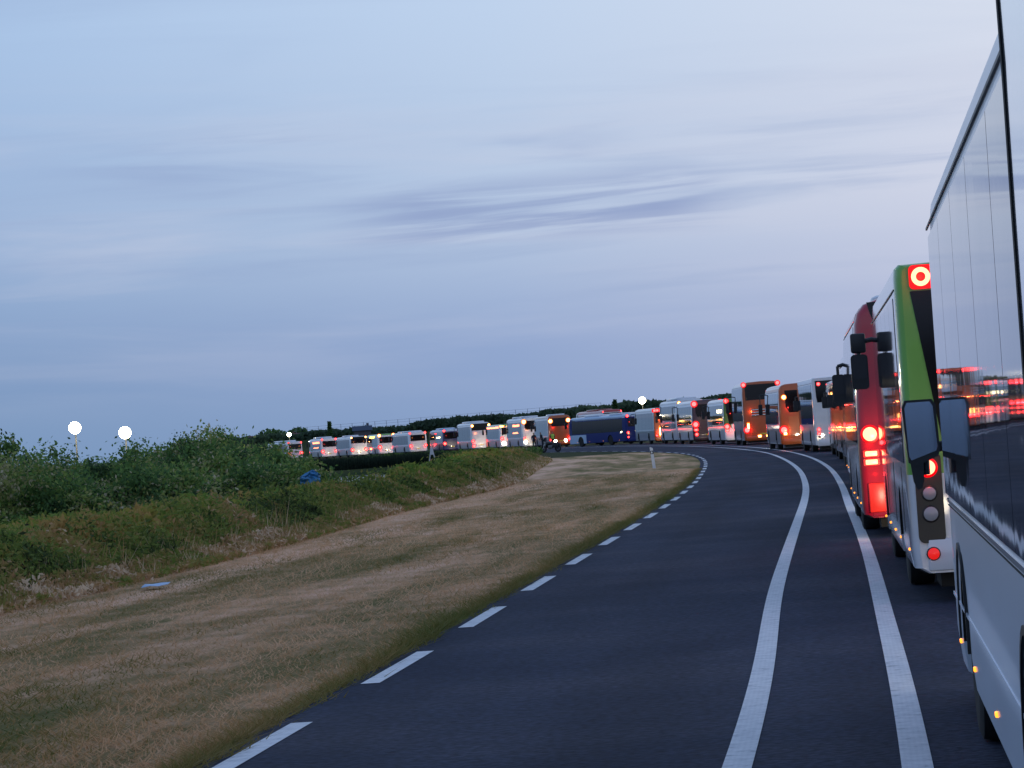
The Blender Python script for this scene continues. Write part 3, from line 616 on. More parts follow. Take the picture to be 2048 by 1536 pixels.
def wheel_mesh():
    t = MB(); t.lathe([(.29, -.13), (.42, -.14), (.475, -.12), (.485, -.08), (.485, .08), (.475, .12), (.42, .14), (.29, .13)], (0, 0, 0), 'x', 28)
    r_ = MB(); r_.lathe([(.295, -.11), (.285, -.128), (.25, -.10), (.2, -.05), (.12, -.05), (.10, -.10), (.03, -.11)], (0, 0, 0), 'x', 24)
    for i in range(10): a = 2*PI*i/10; r_.tube((-.052, .155*math.cos(a), .155*math.sin(a)), (-.075, .155*math.cos(a), .155*math.sin(a)), .014, .014, 6)
    return t.mesh('tyre', TYRE), r_.mesh('rim', RIM)
TY, RM = wheel_mesh()
def side_panel_mb(sec, sgn, y0, y1, z0, z1, off, thick=.01, n=5, r=.0):
    """a sheet following the side of the body"""
    mb = MB(); zs = [z0+(z1-z0)*i/n for i in range(n+1)]; vs = []
    for yy in (y0, y1):
        for z in zs: vs.append((sgn*(side_x(sec, z)+off), yy, z))
        for z in zs: vs.append((sgn*(side_x(sec, z)+off-thick), yy, z))
    m = n+1; fs = []
    for i in range(n):
        fs += [(i, i+1, 2*m+i+1, 2*m+i), (m+i, m+i+1, 3*m+i+1, 3*m+i), (i, i+1, m+i+1, m+i), (2*m+i, 2*m+i+1, 3*m+i+1, 3*m+i)]
    fs += [(0, m, 3*m, 2*m), (n, m+n, 3*m+n, 2*m+n)]
    mb.add(vs, fs); return mb
def point_light(parent, loc, energy, color, rad=.05, name='rear_wash_light'):
    l = bpy.data.lights.new(name, 'POINT'); l.energy = energy; l.color = color; l.shadow_soft_size = rad; o = bpy.data.objects.new(name, l); COL.objects.link(o); o.parent = parent; o.location = loc
def spot_light(parent, loc, energy, color, ang=60):
    l = bpy.data.lights.new('headlight_light', 'SPOT'); l.energy = energy; l.color = color; l.shadow_soft_size = .08; l.spot_size = R(ang); l.spot_blend = .7
    o = bpy.data.objects.new('headlight_light', l); COL.objects.link(o); o.parent = parent; o.location = loc; o.rotation_euler = (R(84), 0, 0)

def bus(spec):
    L, H, w, z0 = spec.get('L', 12.0), spec['H'], 2.55, spec.get('z0', .28); near = spec.get('near', False)
    x, y = spec['p']; th = spec['th']      # rear LEFT corner on the ground, heading to the left of +Y
    cx, cy = x+math.cos(th)*w/2, y+math.sin(th)*w/2
    t = empty(spec['name'], (cx, cy, .012), th); tag(t, spec['label'], spec['cat'], 'buses and coaches queuing bumper to bumper')
    axles = spec.get('axles', [3.25, L-2.75])
    belt, drip = spec.get('belt', 1.3), spec.get('drip', H-.22)
    mats = [UNDER]+spec['mats']
    me, sec = bus_body(L, w, H, z0, axles, spec['paint'], mats, spec.get('boxy', 1 if spec['name'] == 'city_bus' and y < 150 else 0)); link('body', me, t)
    for a in axles:
        for sgn in (-1, 1):
            wh = empty('wheel', (sgn*(w/2-.17), a, .485)); wh.parent = t
            wh.scale = (sgn*-1*-1, 1, 1) if sgn == -1 else (-1, 1, 1)
            link('tyre', TY, wh); link('rim', RM, wh)
    # side glazing
    n = spec.get('nwin', 6); y0, y1 = spec.get('wy', (.75, L-1.0))
    for sgn in (-1, 1):
        for i in range(n):
            a, b = y0+(y1-y0)*i/n+.012, y0+(y1-y0)*(i+1)/n-.012
            side_panel_mb(sec, sgn, a, b, belt, drip-.06, .006).build('side_window', spec.get('glass', GLASS), t)
        side_panel_mb(sec, sgn, .25, L-.9, drip-.006, drip+.008, .007 if near else .012, .01, 1).build('drip_rail', BLACK, t)
    if spec.get('coachroof', 0):
        side_panel_mb(sec, -1, .3, L-1.4, drip+.03, H-.13, .006, .008, 2).build('roof_stripe', spec['coachroof'], t)
    # windscreen
    mb = MB(); mb.prism(rrect(-.85, .85, 1.0, H-.42, .15), 'y', L+.002, L+.02); mb.build('windscreen', GLASS, t)
    # roof unit
    if spec.get('roofbox'):
        for (a, b, hh) in spec['roofbox']:
            mb = MB(); mb.box(-.88, .88, a, b, H-.03, H+hh, b=.10); mb.build('roof_unit', spec.get('roofmat', WHITE), t)
    # rear
    rc = spec.get('rear', 'city'); bw = w/2
    if rc == 'city':
        g = [(-bw+.36, H-.24), (bw-.36, H-.24), (bw-.36, 1.58), (-bw+.52, 1.58)] if spec.get('slant') else [(-bw+.24, H-.42), (bw-.24, H-.42), (bw-.24, 1.75), (-bw+.24, 1.75)]
        if spec.get('slant'): g = [(-bw+.14, H-.27), (bw-.14, H-.27), (bw-.35, 1.45), (-bw+.35, 1.45)]
        mb = MB(); mb.prism(g, 'y', -.012, .004); mb.build('rear_window', REARGLASS, t, sm=False)
        mb = MB(); mb.prism(rrect(-.75, .75, .85, 1.45, .06), 'y', -.014, .004)
        for i in range(6): mb.box(-.68, .68, -.026, -.013, .92+i*.085, .95+i*.085)
        mb.build('engine_door', spec.get('enginemat', spec['mats'][0]), t, sm=False)
    else:
        zt = spec.get('rg', (H-.35, 2.15)); i1, i2 = spec.get('rgx', (.28, .42)); gp = spec.get('rgpoly')
        mb = MB(); mb.prism([(-bw+a_, z_) for a_, z_ in gp]+[(bw-a_, z_) for a_, z_ in gp[::-1]] if gp else [(-bw+i1, zt[0]), (bw-i1, zt[0]), (bw-i1-.02, zt[1]+.3), (bw-i2, zt[1]), (-bw+i2, zt[1]), (-bw+i1+.02, zt[1]+.3)], 'y', -.012, .004); mb.build('rear_window', REARGLASS, t, sm=False)
        mb = MB(); mb.prism(rrect(-.8, .8, .75, 1.75, .05), 'y', -.013, .004); mb.build('engine_door', spec['mats'][spec.get('rearslot', 2)-1], t, sm=False)
        if spec.get('louvre'):
            for k in range(3):
                mb = MB(); mb.box(-.72, .35, -.05, -.012, 1.92+k*.17, 1.985+k*.17, b=.01); mb.build('louvre', CHROME, t)
    mb = MB(); mb.box(-bw+.14, bw-.14, -.025, .03, z0+.02, .60, b=.02); mb.build('rear_bumper', spec.get('bumper', spec['mats'][0]), t)
    mb = MB(); mb.box(-.26, .26, -.075, -.061, .64, .75, b=.004); pl = mb.build('licence_plate', PLATE, t)
    ex = MB(); ex.box(-bw+.25, bw-.25, .15, 1.2, .14, z0+.03); ex.build('engine_sump', UNDER, t, sm=False)
    # lamps
    for lamp in spec['lamps']:
        kind, lat, z, rx, rz = lamp[:5]; m = lamp[5]
        if y > 150: rx, rz = rx*1.2, rz*1.2  # far lamps enlarged to suggest their halo
        hm = HALORED if m in (BRAKE, BRAKE2, BRAKEFAR) else (HALOAMBER if m is AMBERB else BLACK); ho = 1.0 if hm is BLACK else (1.3 if y > 150 else 1.12)  # surrounds of lit lamps glow and are enlarged in place of a halo
        for sgn in (-1, 1):
            xx = sgn*(bw-lat)
            if kind == 'panel':
                mb = MB(); mb.prism(rrect(xx-rx, xx+rx, z-rz, z+rz, min(rx, rz)*.5), 'y', -.022, .004); mb.build('lamp_panel', m, t); continue
            hs = MB()
            if kind == 'round':
                hs.lathe([(rx*1.2*ho, .01), (rx*1.2*ho, -.024), (rx*1.04, -.034)], (xx, 0, z), 'y', 18); h = hs.build('taillight_surround', hm, t)
                mb = MB(); mb.lathe([(rx, -.03), (rx*.96, -.048), (rx*.7, -.058), (.003, -.062)], (xx, 0, z), 'y', 18)
            elif kind == 'ring':
                hs.prism(rrect(xx-rx*1.25, xx+rx*1.5, z-rx*1.3, z+rx*1.25, rx*.5), 'y', -.03, .004); h = hs.build('taillight_surround', hm, t)
                mb = MB(); mb.lathe([(rx*.5, -.032), (rx*.56, -.056), (rx*.94, -.056), (rx, -.032)], (xx, 0, z), 'y', 22)
                mb.f = [f for f in mb.f if len(f) == 4]; mb.m = [0]*len(mb.f)
            else:
                hs.prism(rrect(xx-rx*1.2*ho, xx+rx*1.2*ho, z-rz*1.25*ho, z+rz*1.25*ho, min(rx, rz)*.4), 'y', -.023, .004); h = hs.build('taillight_surround', hm, t)
                mb = MB(); mb.box(xx-rx, xx+rx, -.05, -.024, z-rz, z+rz, b=min(rx, rz)*.35)
            nm = 'taillight' if m not in (LENSGREY, REFLECTRED, REDDIM) else ('reflector' if m != LENSGREY else 'reversing_light')
            mb.build(nm, m, h)
    # side marker lamps
    for yy in spec.get('markers', []):
        for sgn in (-1, 1):
            sx = sgn*(side_x(sec, .47)+.004); mb = MB(); mb.box(sx-.008, sx+.008, yy-.03, yy+.03, .458, .482, b=.005); mb.build('side_marker', AMBER, t)
    # mirrors
    mz0, mz1, mo = spec.get('mirror', (2.0, 2.6, .34)); 
    for sgn in (-1, 1):
        xm = sgn*(w/2+mo-.13); ym = L-.15+spec.get('my', 0); mr = empty('mirror', (xm, ym, 0)); mr.parent = t
        if spec.get('mglass', 1) == 2:
            q = -sgn; P2 = lambda pts: [(x_*q, z_) for x_, z_ in pts]
            mb = MB(); mb.prism(P2([(-.125, 1.83), (-.105, 1.875), (.065, 1.875), (.088, 1.84), (.098, 1.56), (.085, 1.515), (-.06, 1.455), (-.105, 1.48)]), 'y', -.03, .09)
            mb.prism(P2([(-.095, 1.49), (-.01, 1.485), (-.015, 1.36), (-.03, 1.315), (-.06, 1.305), (-.08, 1.36)]), 'y', -.024, .08); mb.build('mirror_housing', BLACK, mr)
            mb = MB(); mb.prism(P2([(-.108, 1.825), (-.092, 1.86), (.052, 1.86), (.07, 1.83), (.083, 1.575), (.074, 1.548), (-.085, 1.495), (-.098, 1.52)]), 'y', -.038, -.031); mb.build('mirror_face', MIRROR, mr)
        else:
            mb = MB(); mb.prism(rrect(-.112, .112, mz0, mz1, .05), 'y', -.03, .09); mb.build('mirror_housing', BLACK, mr)
            mb = MB(); zs_ = mz0+(mz1-mz0)*.3; mb.prism(rrect(-.092, .092, zs_, mz1-.02, .04), 'y', -.038, -.031); mb.build('mirror_face', DARKMIRROR, mr)
        mb = MB(); zt = spec.get('arm', H-.45)
        mb.tube((0, .03, mz1-.05 if zt > mz1 else mz0+.1), (0, .05, zt), .028, .028, 8); mb.tube((0, .05, zt), (-sgn*mo*1.05, .02, zt+.05), .03, .035, 8)
        if spec.get('upper'): mb.box(-.10, .10, -.02, .07, zt-.14, zt+.12, b=.03)
        mb.build('mirror_arm', BLACK, mr)
    # headlamps
    for sgn in (-1, 1):
        mb = MB(); mb.lathe([(.12, -.05), (.12, .0), (.08, .03), (.003, .04)], (sgn*.62, L+.01, .62), 'y', 16); mb.build('headlight', HEAD if spec.get('hl', 1) else LENSGREY, t)
    if spec.get('hl', 1):
        spot_light(t, (spec.get('hlx', -.45), L+.15, .7), spec['hl']*(70 if y > 150 else 90) if 'hl' in spec else 60, (1, .84, .6), 70)
    # added point lights without fittings, washing the rear bodywork red and amber
    for (lat, z, e, col) in spec.get('glow', []):
        for sgn in ((-1,) if near else (-1, 1)): point_light(t, (sgn*(bw-lat), -.16, z), e, col, .03)
    # lit lettering boards on the side
    for (yy, z, ln, hh, m) in spec.get('signs', []):
        o = MB(); rr = random.Random(int(yy*10)); q = 0
        while q < ln:
            ww = rr.uniform(.12, .3); zz = rr.uniform(-.03, .03); sx = -(side_x(sec, z)+.016)
            o.box(sx-.004, sx+.004, yy+q, yy+q+ww*.7, z+zz, z+zz+hh*rr.uniform(.6, 1)); q += ww
        o.build('lit_side_sign', m, t, sm=False)
    if spec.get('extra'): spec['extra'](t, sec, L, H, w)
    return t

def head_left(px, py, fx, fy): return math.atan2(-(fx-px), fy-py)
WHT, RDP = 1, 2
def p_all(c, n): return 1
def p_rear(c, n): return 2 if c.y < .2 else 1
def p_green(c, n): return 2 if (c.y < .2 and (c.z > 1.35)) else 1
def p_redcoach(c, n): return 2 if (c.y < .2 or c.z > 3.25) else 1
def p_blue(c, n): return 2 if (c.y > 8.0+(c.z-.3)*.9 and c.z < 1.25) else (3 if c.z > 2.72 else 1)

city_lamps = [('ring', .25, 0, .088, .085, BRAKE), ('panel', .19, .98, .125, .42, BLACK), ('round', .19, 1.26, .07, .07, BRAKE), ('round', .19, 1.02, .062, .062, LENSGREY), ('round', .19, .83, .068, .068, LENSGREY), ('round', .19, .46, .055, .055, REDDIM)]
def citylamps(H, m=BRAKE): return [(k, a, (H-.14 if k == 'ring' else z), rx, rz, (m if mm is BRAKE else mm)) for k, a, z, rx, rz, mm in city_lamps]
def coachlamps(H, m=BRAKEFAR, top=.2): return [('round', .19, 1.42, .085, .085, m), ('rect', .19, 1.15, .08, .035, m), ('rect', .19, 1.03, .08, .035, LENSRED), ('rect', .22, .5, .07, .04, REFLECTRED), ('round', .24, H-top, .05, .05, m)]

# the nearest bus: white low-floor bus whose whole left side runs past the camera
def near_extra(t, sec, L, H, w):
    side_panel_mb(sec, -1, .3, L-1.4, 1.258, 1.278, .009, .01, 1).build('belt_moulding', mat('belt_moulding_grey', (.45, .47, .5), .3, coat=.8), t)
    side_panel_mb(sec, -1, .3, L-1.4, 1.236, 1.242, .004, .006, 1).build('belt_groove', RUBBER, t)
    side_panel_mb(sec, -1, .3, L-1.3, .70, .718, .006, .007, 1).build('panel_seam', DULLWHITE, t)
    side_panel_mb(sec, -1, 1.42, 1.49, .72, H+.30, .055, .06, 8).build('edge_seal', RUBBER, t)  # stands in for the camera bus's window edge, mounted on this bus
    side_panel_mb(sec, -1, .3, 1.41, 1.32, H-.09, .050, .055, 8).build('camera_bus_pane', mat('tinted_panel', (.30, .34, .42), .12, coat=1), t)  # stand-in for the glass beside that edge, not a panel of this bus
    mb = MB(); mb.box(-w/2-.046, w/2+.046, .3, 1.41, H-.088, H+.29, b=.03); mb.build('camera_bus_pane_top', mat('tinted_panel'), t)  # carries the stand-in pane above the roof; no real housing here
    for a in (3.3, L-2.75):
        mb = MB(); c = [(a+r_*math.cos(q), .50+(r_-.03)*math.sin(q)) for r_ in (.60,) for q in [PI*i/16 for i in range(17)]]; d = [(a+.565*math.cos(q), .50+.535*math.sin(q)) for q in [PI-PI*i/16 for i in range(17)]]
        mb.prism(c+d, 'x', -(w/2+.012), -(w/2-.02)); mb.build('arch_trim', BLACK, t)
NX = .546; dirn = math.atan(.110)
bus(dict(name='city_bus', cat='bus', label='nearest white bus, its long glossy side filling the right edge of the photo', H=3.06, p=(NX+.11*7.1, 7.1), th=-dirn, L=12.55, near=True, boxy=1, mglass=2,
    mats=[DULLWHITE], paint=p_all, axles=[3.3, 9.55], belt=1.30, drip=2.91, nwin=5, wy=(1.6, 12.55-1.1), lamps=citylamps(3.0), markers=[1.2, 3.95, 6.27, 8.6, 10.55],
    mirror=(1.30, 1.88, .225), arm=1.55, my=-.15, extra=near_extra, hl=1.6, hlx=-.2))
def B_extra(t, sec, L, H, w):
    for yy in (2.0, 5.0, 8.0): side_panel_mb(sec, -1, yy, yy+.01, .32, 1.24, .004, .006, 3).build('panel_joint', RUBBER, t)
bus(dict(name='city_bus', cat='bus', label='white bus with bright green rear pillar and ring shaped top lamp, second from right', H=3.17, p=(3.60, 28.3), th=-math.atan(.098), near=True, boxy=1,
    mats=[WHITE, GREEN], paint=p_green, slant=True, enginemat=GREEN, lamps=citylamps(3.17), markers=[1.0, 3.9, 6.0, 8.2, 10.5], mirror=(2.10, 2.56, .31), arm=2.72, upper=1, extra=B_extra,
    glow=[(.24, 3.03, 1.6, (1, .05, .02)), (.19, 1.26, 1.2, (1, .05, .02))], drip=2.93, roofmat=WHITE, hl=4))
def C_extra(t, sec, L, H, w):
    mb = MB(); mb.box(-w/2+.10, -w/2+.34, -.075, -.03, .36, .78, b=.02); mb.build('reflector_panel', REFLECTRED, t)
    mb = MB(); mb.box(w/2-.34, w/2-.10, -.075, -.03, .36, .78, b=.02); mb.build('reflector_panel', REFLECTRED, t)
bus(dict(name='coach', cat='coach', label='red tailed white coach with a blazing brake lamp and red roof edge', H=3.42, p=(4.88, 43.6), th=-math.atan(.094), near=True,
    mats=[WHITE, RED], paint=p_redcoach, rear='coach', bumper=RED, rgpoly=[(.25, 3.36), (.29, 3.2), (.40, 2.9), (.40, 1.9)], lamps=[('round', .17, 1.48, .10, .12, BRAKE), ('rect', .17, 1.20, .085, .035, BRAKE), ('rect', .17, 1.08, .085, .035, BRAKE)],
    glow=[(.10, 1.35, 1.2, (1, .01, .01)), (.15, .9, .5, (1, .01, .01))], mirror=(1.98, 2.5, .20), arm=2.65, coachroof=RED, markers=[1.2, 4, 7, 10], belt=1.35, drip=3.1, extra=C_extra, roofbox=[(3.5, 6.2, .16)], hl=1.5))

V = lambda a, b: head_left(a[0], a[1], b[0], b[1])
mid = [
 dict(name='city_bus', cat='bus', label='white bus with sea green top corner peeking left of the red tailed coach', H=3.15, p=(7.22, 65.7), th=-.0935, mats=[WHITE, GREEN2], paint=lambda c, n: 2 if (c.y < 1.0 and c.z > 1.35) else 1, slant=True, lamps=citylamps(3.15), drip=2.9, markers=[2, 5, 8, 10.5]),
 dict(name='city_bus', cat='bus', label='white bus hidden behind black mirrors, fifth in the queue from the right', H=3.05, p=(8.75, 79.2), th=-.092, mats=[WHITE, GREY], paint=p_rear, lamps=citylamps(3.05), drip=2.8),
 dict(name='coach', cat='coach', label='grey sided coach, sixth in the queue, narrow strip behind a black mirror', H=3.1, p=(10.15, 93.2), th=-.085, mats=[GREY, WHITE], paint=p_rear, rear='coach', lamps=coachlamps(3.1), drip=2.85),
 dict(name='city_bus', cat='bus', label='white bus, seventh in the queue, narrow strip with red reflections in its windows', H=3.1, p=(11.5, 107.2), th=-.078, mats=[WHITE, WHITE], paint=p_all, lamps=citylamps(3.1), drip=2.85),
 dict(name='city_bus', cat='bus', label='silver bus, eighth in the queue, narrow strip right of the white bus with black cap', H=3.1, p=(12.72, 121.2), th=-.075, mats=[GREY, GREY], paint=p_all, lamps=citylamps(3.1), drip=2.85),
 dict(name='city_bus', cat='bus', label='white bus with dark cap and lit top lamp, just right of the orange coaches', H=3.45, p=(13.82, 141), th=-.03, mats=[WHITE, WHITE], paint=p_all, lamps=[('round', .19, 1.05, .07, .07, BRAKEFAR), ('rect', .19, .86, .06, .04, BRAKEFAR), ('rect', .19, .70, .06, .03, LENSRED), ('round', .30, 3.15, .07, .07, BRAKEFAR)], rear='coach', rg=(3.3, 2.3), rgx=(.14, .2), drip=3.2, hl=2),
]
for m_ in mid: m_.setdefault('mirror', (2.0, 2.5, .20)); m_.setdefault('arm', 2.66); bus(m_)

def f_rearlook(kind):
    return kind
far = [
 # rear-left corner, front-left corner
 ((13.78, 159), (13.98, 171), dict(name='coach', cat='coach', label='orange tailed coach with big dark rear window, right one of the two orange coaches', H=3.45, mats=[GREY, ORANGE], paint=p_rear, rear='coach', bumper=ORANGE, rg=(3.1, 1.95), rgx=(.35, .55), coachroof=ORANGE,
    lamps=[('round', .2, 1.05, .13, .13, BRAKEFAR), ('round', .3, 2.75, .08, .08, AMBERB), ('rect', .26, .86, .06, .05, AMBERB)], hl=4, roofmat=ORANGE, belt=1.35, drip=3.05)),
 ((15.05, 201), (15.15, 213), dict(name='coach', cat='coach', label='tallest orange coach with wide black rear window and three silver louvres', H=4.15, mats=[GREY, ORANGE], paint=p_rear, rear='coach', bumper=ORANGE, rg=(3.98, 2.95), rgx=(.2, .22), louvre=True,
    lamps=[('round', .2, 1.0, .13, .13, BRAKEFAR), ('round', .15, 3.98, .10, .07, BRAKEFAR), ('rect', .30, 1.25, .05, .14, AMBERB), ('rect', 1.0, .55, .08, .05, AMBERB)], hl=4, belt=1.6, drip=3.85, mirror=(2.2, 2.9, .4), arm=3.3)),
 ((15.0, 219), (14.45, 231), dict(name='city_bus', cat='bus', label='white bus with green rear pillar and lit sign, left of the tallest orange coach', H=3.3, mats=[WHITE, GREENDARK], paint=p_green, slant=True, bumper=WHITE,
    lamps=[('round', .2, 1.28, .12, .12, BRAKEFAR), ('rect', .2, 1.0, .08, .05, BRAKEFAR), ('round', .24, 3.12, .11, .11, BRAKEFAR)], hl=6, signs=[(1.2, 2.3, 3.0, .25, SIGN)])),
 ((14.25, 245), (13.5, 257), dict(name='coach', cat='coach', label='white sided coach with dark red tail and a stack of red lamps', H=3.5, mats=[WHITE, MAROON], paint=p_rear, rear='coach', bumper=MAROON,
    lamps=[('round', .25, 1.55, .16, .16, BRAKEFAR), ('rect', .25, 1.12, .10, .06, BRAKEFAR), ('round', .28, .75, .09, .08, BRAKEFAR), ('round', .22, 3.2, .15, .15, BRAKEFAR)], hl=6, glow=[(.3, 1.5, 8, (1, .03, .06)), (.3, 3.1, 5, (1, .03, .06))])),
 ((13.9, 262), (12.9, 274), dict(name='coach', cat='coach', label='tall plain white coach whose lower tail is brightly lit by headlights', H=3.75, mats=[WHITE, WHITE], paint=p_all, rear='coach', rg=(3.5, 3.0), rgx=(.3, .3),
    lamps=[('rect', .35, 1.55, .12, .2, AMBERB), ('rect', .2, .8, .08, .06, BRAKEFAR), ('round', .3, 3.45, .10, .10, AMBERB)], hl=10, roofbox=[(2, 9, .2)])),
 ((12.75, 280), (11.3, 292), dict(name='coach', cat='coach', label='orange tailed coach right beside the long blue bus', H=3.3, mats=[GREY, ORANGE], paint=p_rear, rear='coach', bumper=ORANGE, rg=(3.0, 2.2),
    lamps=[('rect', .25, 3.05, .2, .08, BRAKEFAR), ('rect', .55, 1.1, .07, .28, AMBERB), ('round', .2, .75, .06, .06, BRAKEFAR)], hl=5)),
 ((11.0, 303), (5.35, 313.5), dict(name='city_bus', cat='bus', label='long dark blue bus seen from its side across the bend, with pale blue front skirt', H=3.0, glass=DARKGLASS, mats=[BLUE, PALEBLUE, PALEBLUE], paint=p_blue, enginemat=BLUE,
    lamps=[('round', .2, 2.8, .09, .09, BRAKEFAR), ('round', .2, 1.15, .09, .09, BRAKEFAR), ('round', .2, .7, .06, .06, BRAKEFAR)], markers=[1.5, 4.7, 7.5, 10], signs=[(.8, 1.18, .25, .2, SIGN)], hl=2, roofbox=[(1.5, 4, .16), (6, 9, .16)], roofmat=WHITE)),
 ((9.6, 338), (6.8, 350), dict(name='coach', cat='coach', label='coach with reddish roof showing only above the long blue bus', H=3.75, mats=[WHITE, RED], paint=lambda c, n: 2 if c.z > 3.45 else 1, rear='coach', lamps=coachlamps(3.75), hl=0, roofbox=[(3, 8, .15)], roofmat=mat('dull_red_paint', (.28, .06, .05), .5, coat=.3))),
 ((3.6, 333), (2.0, 345), dict(name='coach', cat='coach', label='orange tailed coach left of the long blue bus, glowing in headlights', H=3.5, mats=[GREY, ORANGE], paint=p_rear, rear='coach', bumper=ORANGE, rg=(3.2, 2.3), coachroof=ORANGE,
    lamps=[('round', .3, 2.9, .15, .15, AMBERB), ('round', .28, .85, .11, .11, BRAKEFAR), ('round', .7, .7, .14, .14, HEAD)], hl=12, hlx=0, roofbox=[(1.5, 4, .15)])),
 ((.8, 352), (-1.2, 364), dict(name='coach', cat='coach', label='white coach with a warm lit roof lamp, behind the two standing dark people', H=3.55, mats=[WHITE, WHITE], paint=p_all, rear='coach', roofbox=[(1, 4, .2), (6, 9, .2)],
    lamps=[('round', .25, 3.1, .17, .17, AMBERB), ('round', .3, .75, .16, .16, HEAD), ('rect', .25, 1.2, .08, .08, BRAKEFAR)], hl=8, signs=[(2, 2.6, 4.5, .28, SIGNR), (3, 1.8, 3.5, .16, SIGNR)])),
 ((-1.9, 370), (-3.9, 382), dict(name='city_bus', cat='bus', label='white and lime bus with lit side sign and a bright green patch on its skirt', H=3.05, mats=[WHITE, GREEN], paint=lambda c, n: 2 if (c.z > 2.8 or (c.y > 9.8 and c.z < 1.4)) else 1,
    lamps=[('round', .25, 1.35, .12, .12, BRAKEFAR), ('round', .4, .7, .17, .17, HEAD), ('rect', .3, 2.8, .2, .06, AMBERB)], hl=8, signs=[(1, 2.6, 9, .22, SIGNR)], markers=[6, 9])),
 ((-5.6, 386), (-7.8, 398), dict(name='coach', cat='coach', label='tall white coach with black upper rear window, left of the lime and white bus', H=3.55, mats=[WHITE, WHITE], paint=p_all, rear='coach', rg=(3.4, 2.55), rgx=(.1, .1),
    lamps=[('round', .2, 1.2, .12, .16, BRAKEFAR), ('round', .25, .6, .12, .12, BRAKEFAR), ('round', .2, 3.15, .11, .11, AMBERB)], hl=4, roofbox=[(2, 9, .2)])),
 ((-9.65, 403), (-11.8, 414.8), dict(name='city_bus', cat='bus', label='dark navy bus between two white ones in the far queue', H=3.0, mats=[NAVY, NAVY, PALEBLUE], paint=lambda c, n: 3 if c.z > 2.75 else 1,
    lamps=[('round', .25, 1.15, .13, .13, BRAKEFAR), ('round', .25, 2.8, .10, .10, BRAKEFAR)], hl=3, signs=[(2, 1.9, 3, .2, SIGN)], roofbox=[(2, 8, .2)], roofmat=PALEBLUE)),
 ((-14.7, 420), (-17.7, 431.6), dict(name='city_bus', cat='bus', label='broad white bus with black rear window, left of the dark navy bus', H=3.0, mats=[WHITE, WHITE], paint=p_all,
    lamps=[('round', .2, 1.1, .12, .12, BRAKEFAR), ('round', .2, 2.85, .09, .09, BRAKEFAR)], hl=3, roofbox=[(1, 9, .18)])),
 ((-19.7, 436), (-22.0, 447.8), dict(name='city_bus', cat='bus', label='white bus with yellow lit side sign and orange roof light in the far queue', H=3.05, mats=[WHITE, GREEN], paint=lambda c, n: 2 if c.z > 2.85 else 1,
    lamps=[('round', .25, 1.2, .17, .17, BRAKEFAR), ('round', .25, 2.85, .15, .15, AMBERB)], hl=3, signs=[(3.5, 2.55, 4.5, .28, SIGNY)])),
 ((-24.5, 452), (-27.5, 463.6), dict(name='city_bus', cat='bus', label='third bus from the left end of the queue, white with warm lit bumper', H=3.05, mats=[WHITE, WHITE], paint=p_all, rear='coach', rg=(2.95, 2.0), rgx=(.12, .12),
    lamps=[('round', .25, 1.05, .15, .15, BRAKEFAR), ('round', .2, 2.85, .09, .09, AMBERB)], hl=5, roofbox=[(4, 8, .2)])),
 ((-30.0, 470), (-32.8, 481.7), dict(name='city_bus', cat='bus', label='white bus second from the left end of the queue, with red lit side lettering', H=3.1, mats=[WHITE, WHITE], paint=p_all,
    lamps=[('round', .2, 1.1, .16, .16, BRAKEFAR), ('round', .2, 2.9, .10, .10, BRAKEFAR)], hl=5, signs=[(1.5, 2.35, 6, .3, SIGNR), (2.5, 1.65, 4.5, .14, SIGNR)], roofbox=[(2, 9, .25)])),
 ((-37.2, 497), (-41.5, 508), dict(name='city_bus', cat='bus', label='white bus at the left end of the queue, half sunk behind the green thicket', H=3.0, mats=[WHITE, WHITE], paint=p_all,
    lamps=[('round', .2, 1.1, .14, .14, BRAKEFAR), ('round', .2, 2.8, .09, .09, BRAKEFAR)], hl=3, roofbox=[(2, 9, .25)])),
]
hls = [d.get('hl', 2) for _, _, d in far]
mid[-1]['hl'] = 4
for i, (a, b, d) in enumerate(far):
    d['hl'] = hls[i+1] if i+1 < len(far) else 2
    d.setdefault('glow', [(.3, 1.0, 8, (1, .03, .03) if i % 3 else (1, .35, .06)), (.5, 2.2, 4, (1, .25, .06) if i % 2 else (1, .04, .03))])  # far rears get added red and amber wash lights by default
    d['p'] = a; d['th'] = V(a, b); d.setdefault('mirror', (1.9, 2.5, .32)); d.setdefault('drip', d['H']-.25); d['nwin'] = d.get('nwin', 5); bus(d)

# ------------------------------------------------------------------ small things
# delineator post
def delineator(x, y):
    t = empty('marker_post', (x, y, 0), 0); t.rotation_euler = (0, R(-5), R(-12)); m = mat('post_plastic', (.72, .72, .74), .5, var=.05)
    mb = MB(); mb.prism([(-.06, 0), (.06, 0), (.06, .84), (-.045, .90), (-.06, .88)], 'y', -.03, .03); mb.build('post', m, t, sm=False)
    mb = MB(); mb.prism([(-.062, .60), (.062, .60), (.062, .74), (-.062, .74)], 'y', -.033, .033); mb.build('band', BLACK, t, sm=False)
    mb = MB(); mb.box(-.03, .03, -.038, -.033, .63, .71); mb.build('reflector', mat('white_reflector', (.85, .85, .85), .2), t, sm=False)
    tag(t, 'white plastic roadside marker post leaning a little on the dry verge', 'marker post')
delineator(5.67, 127)
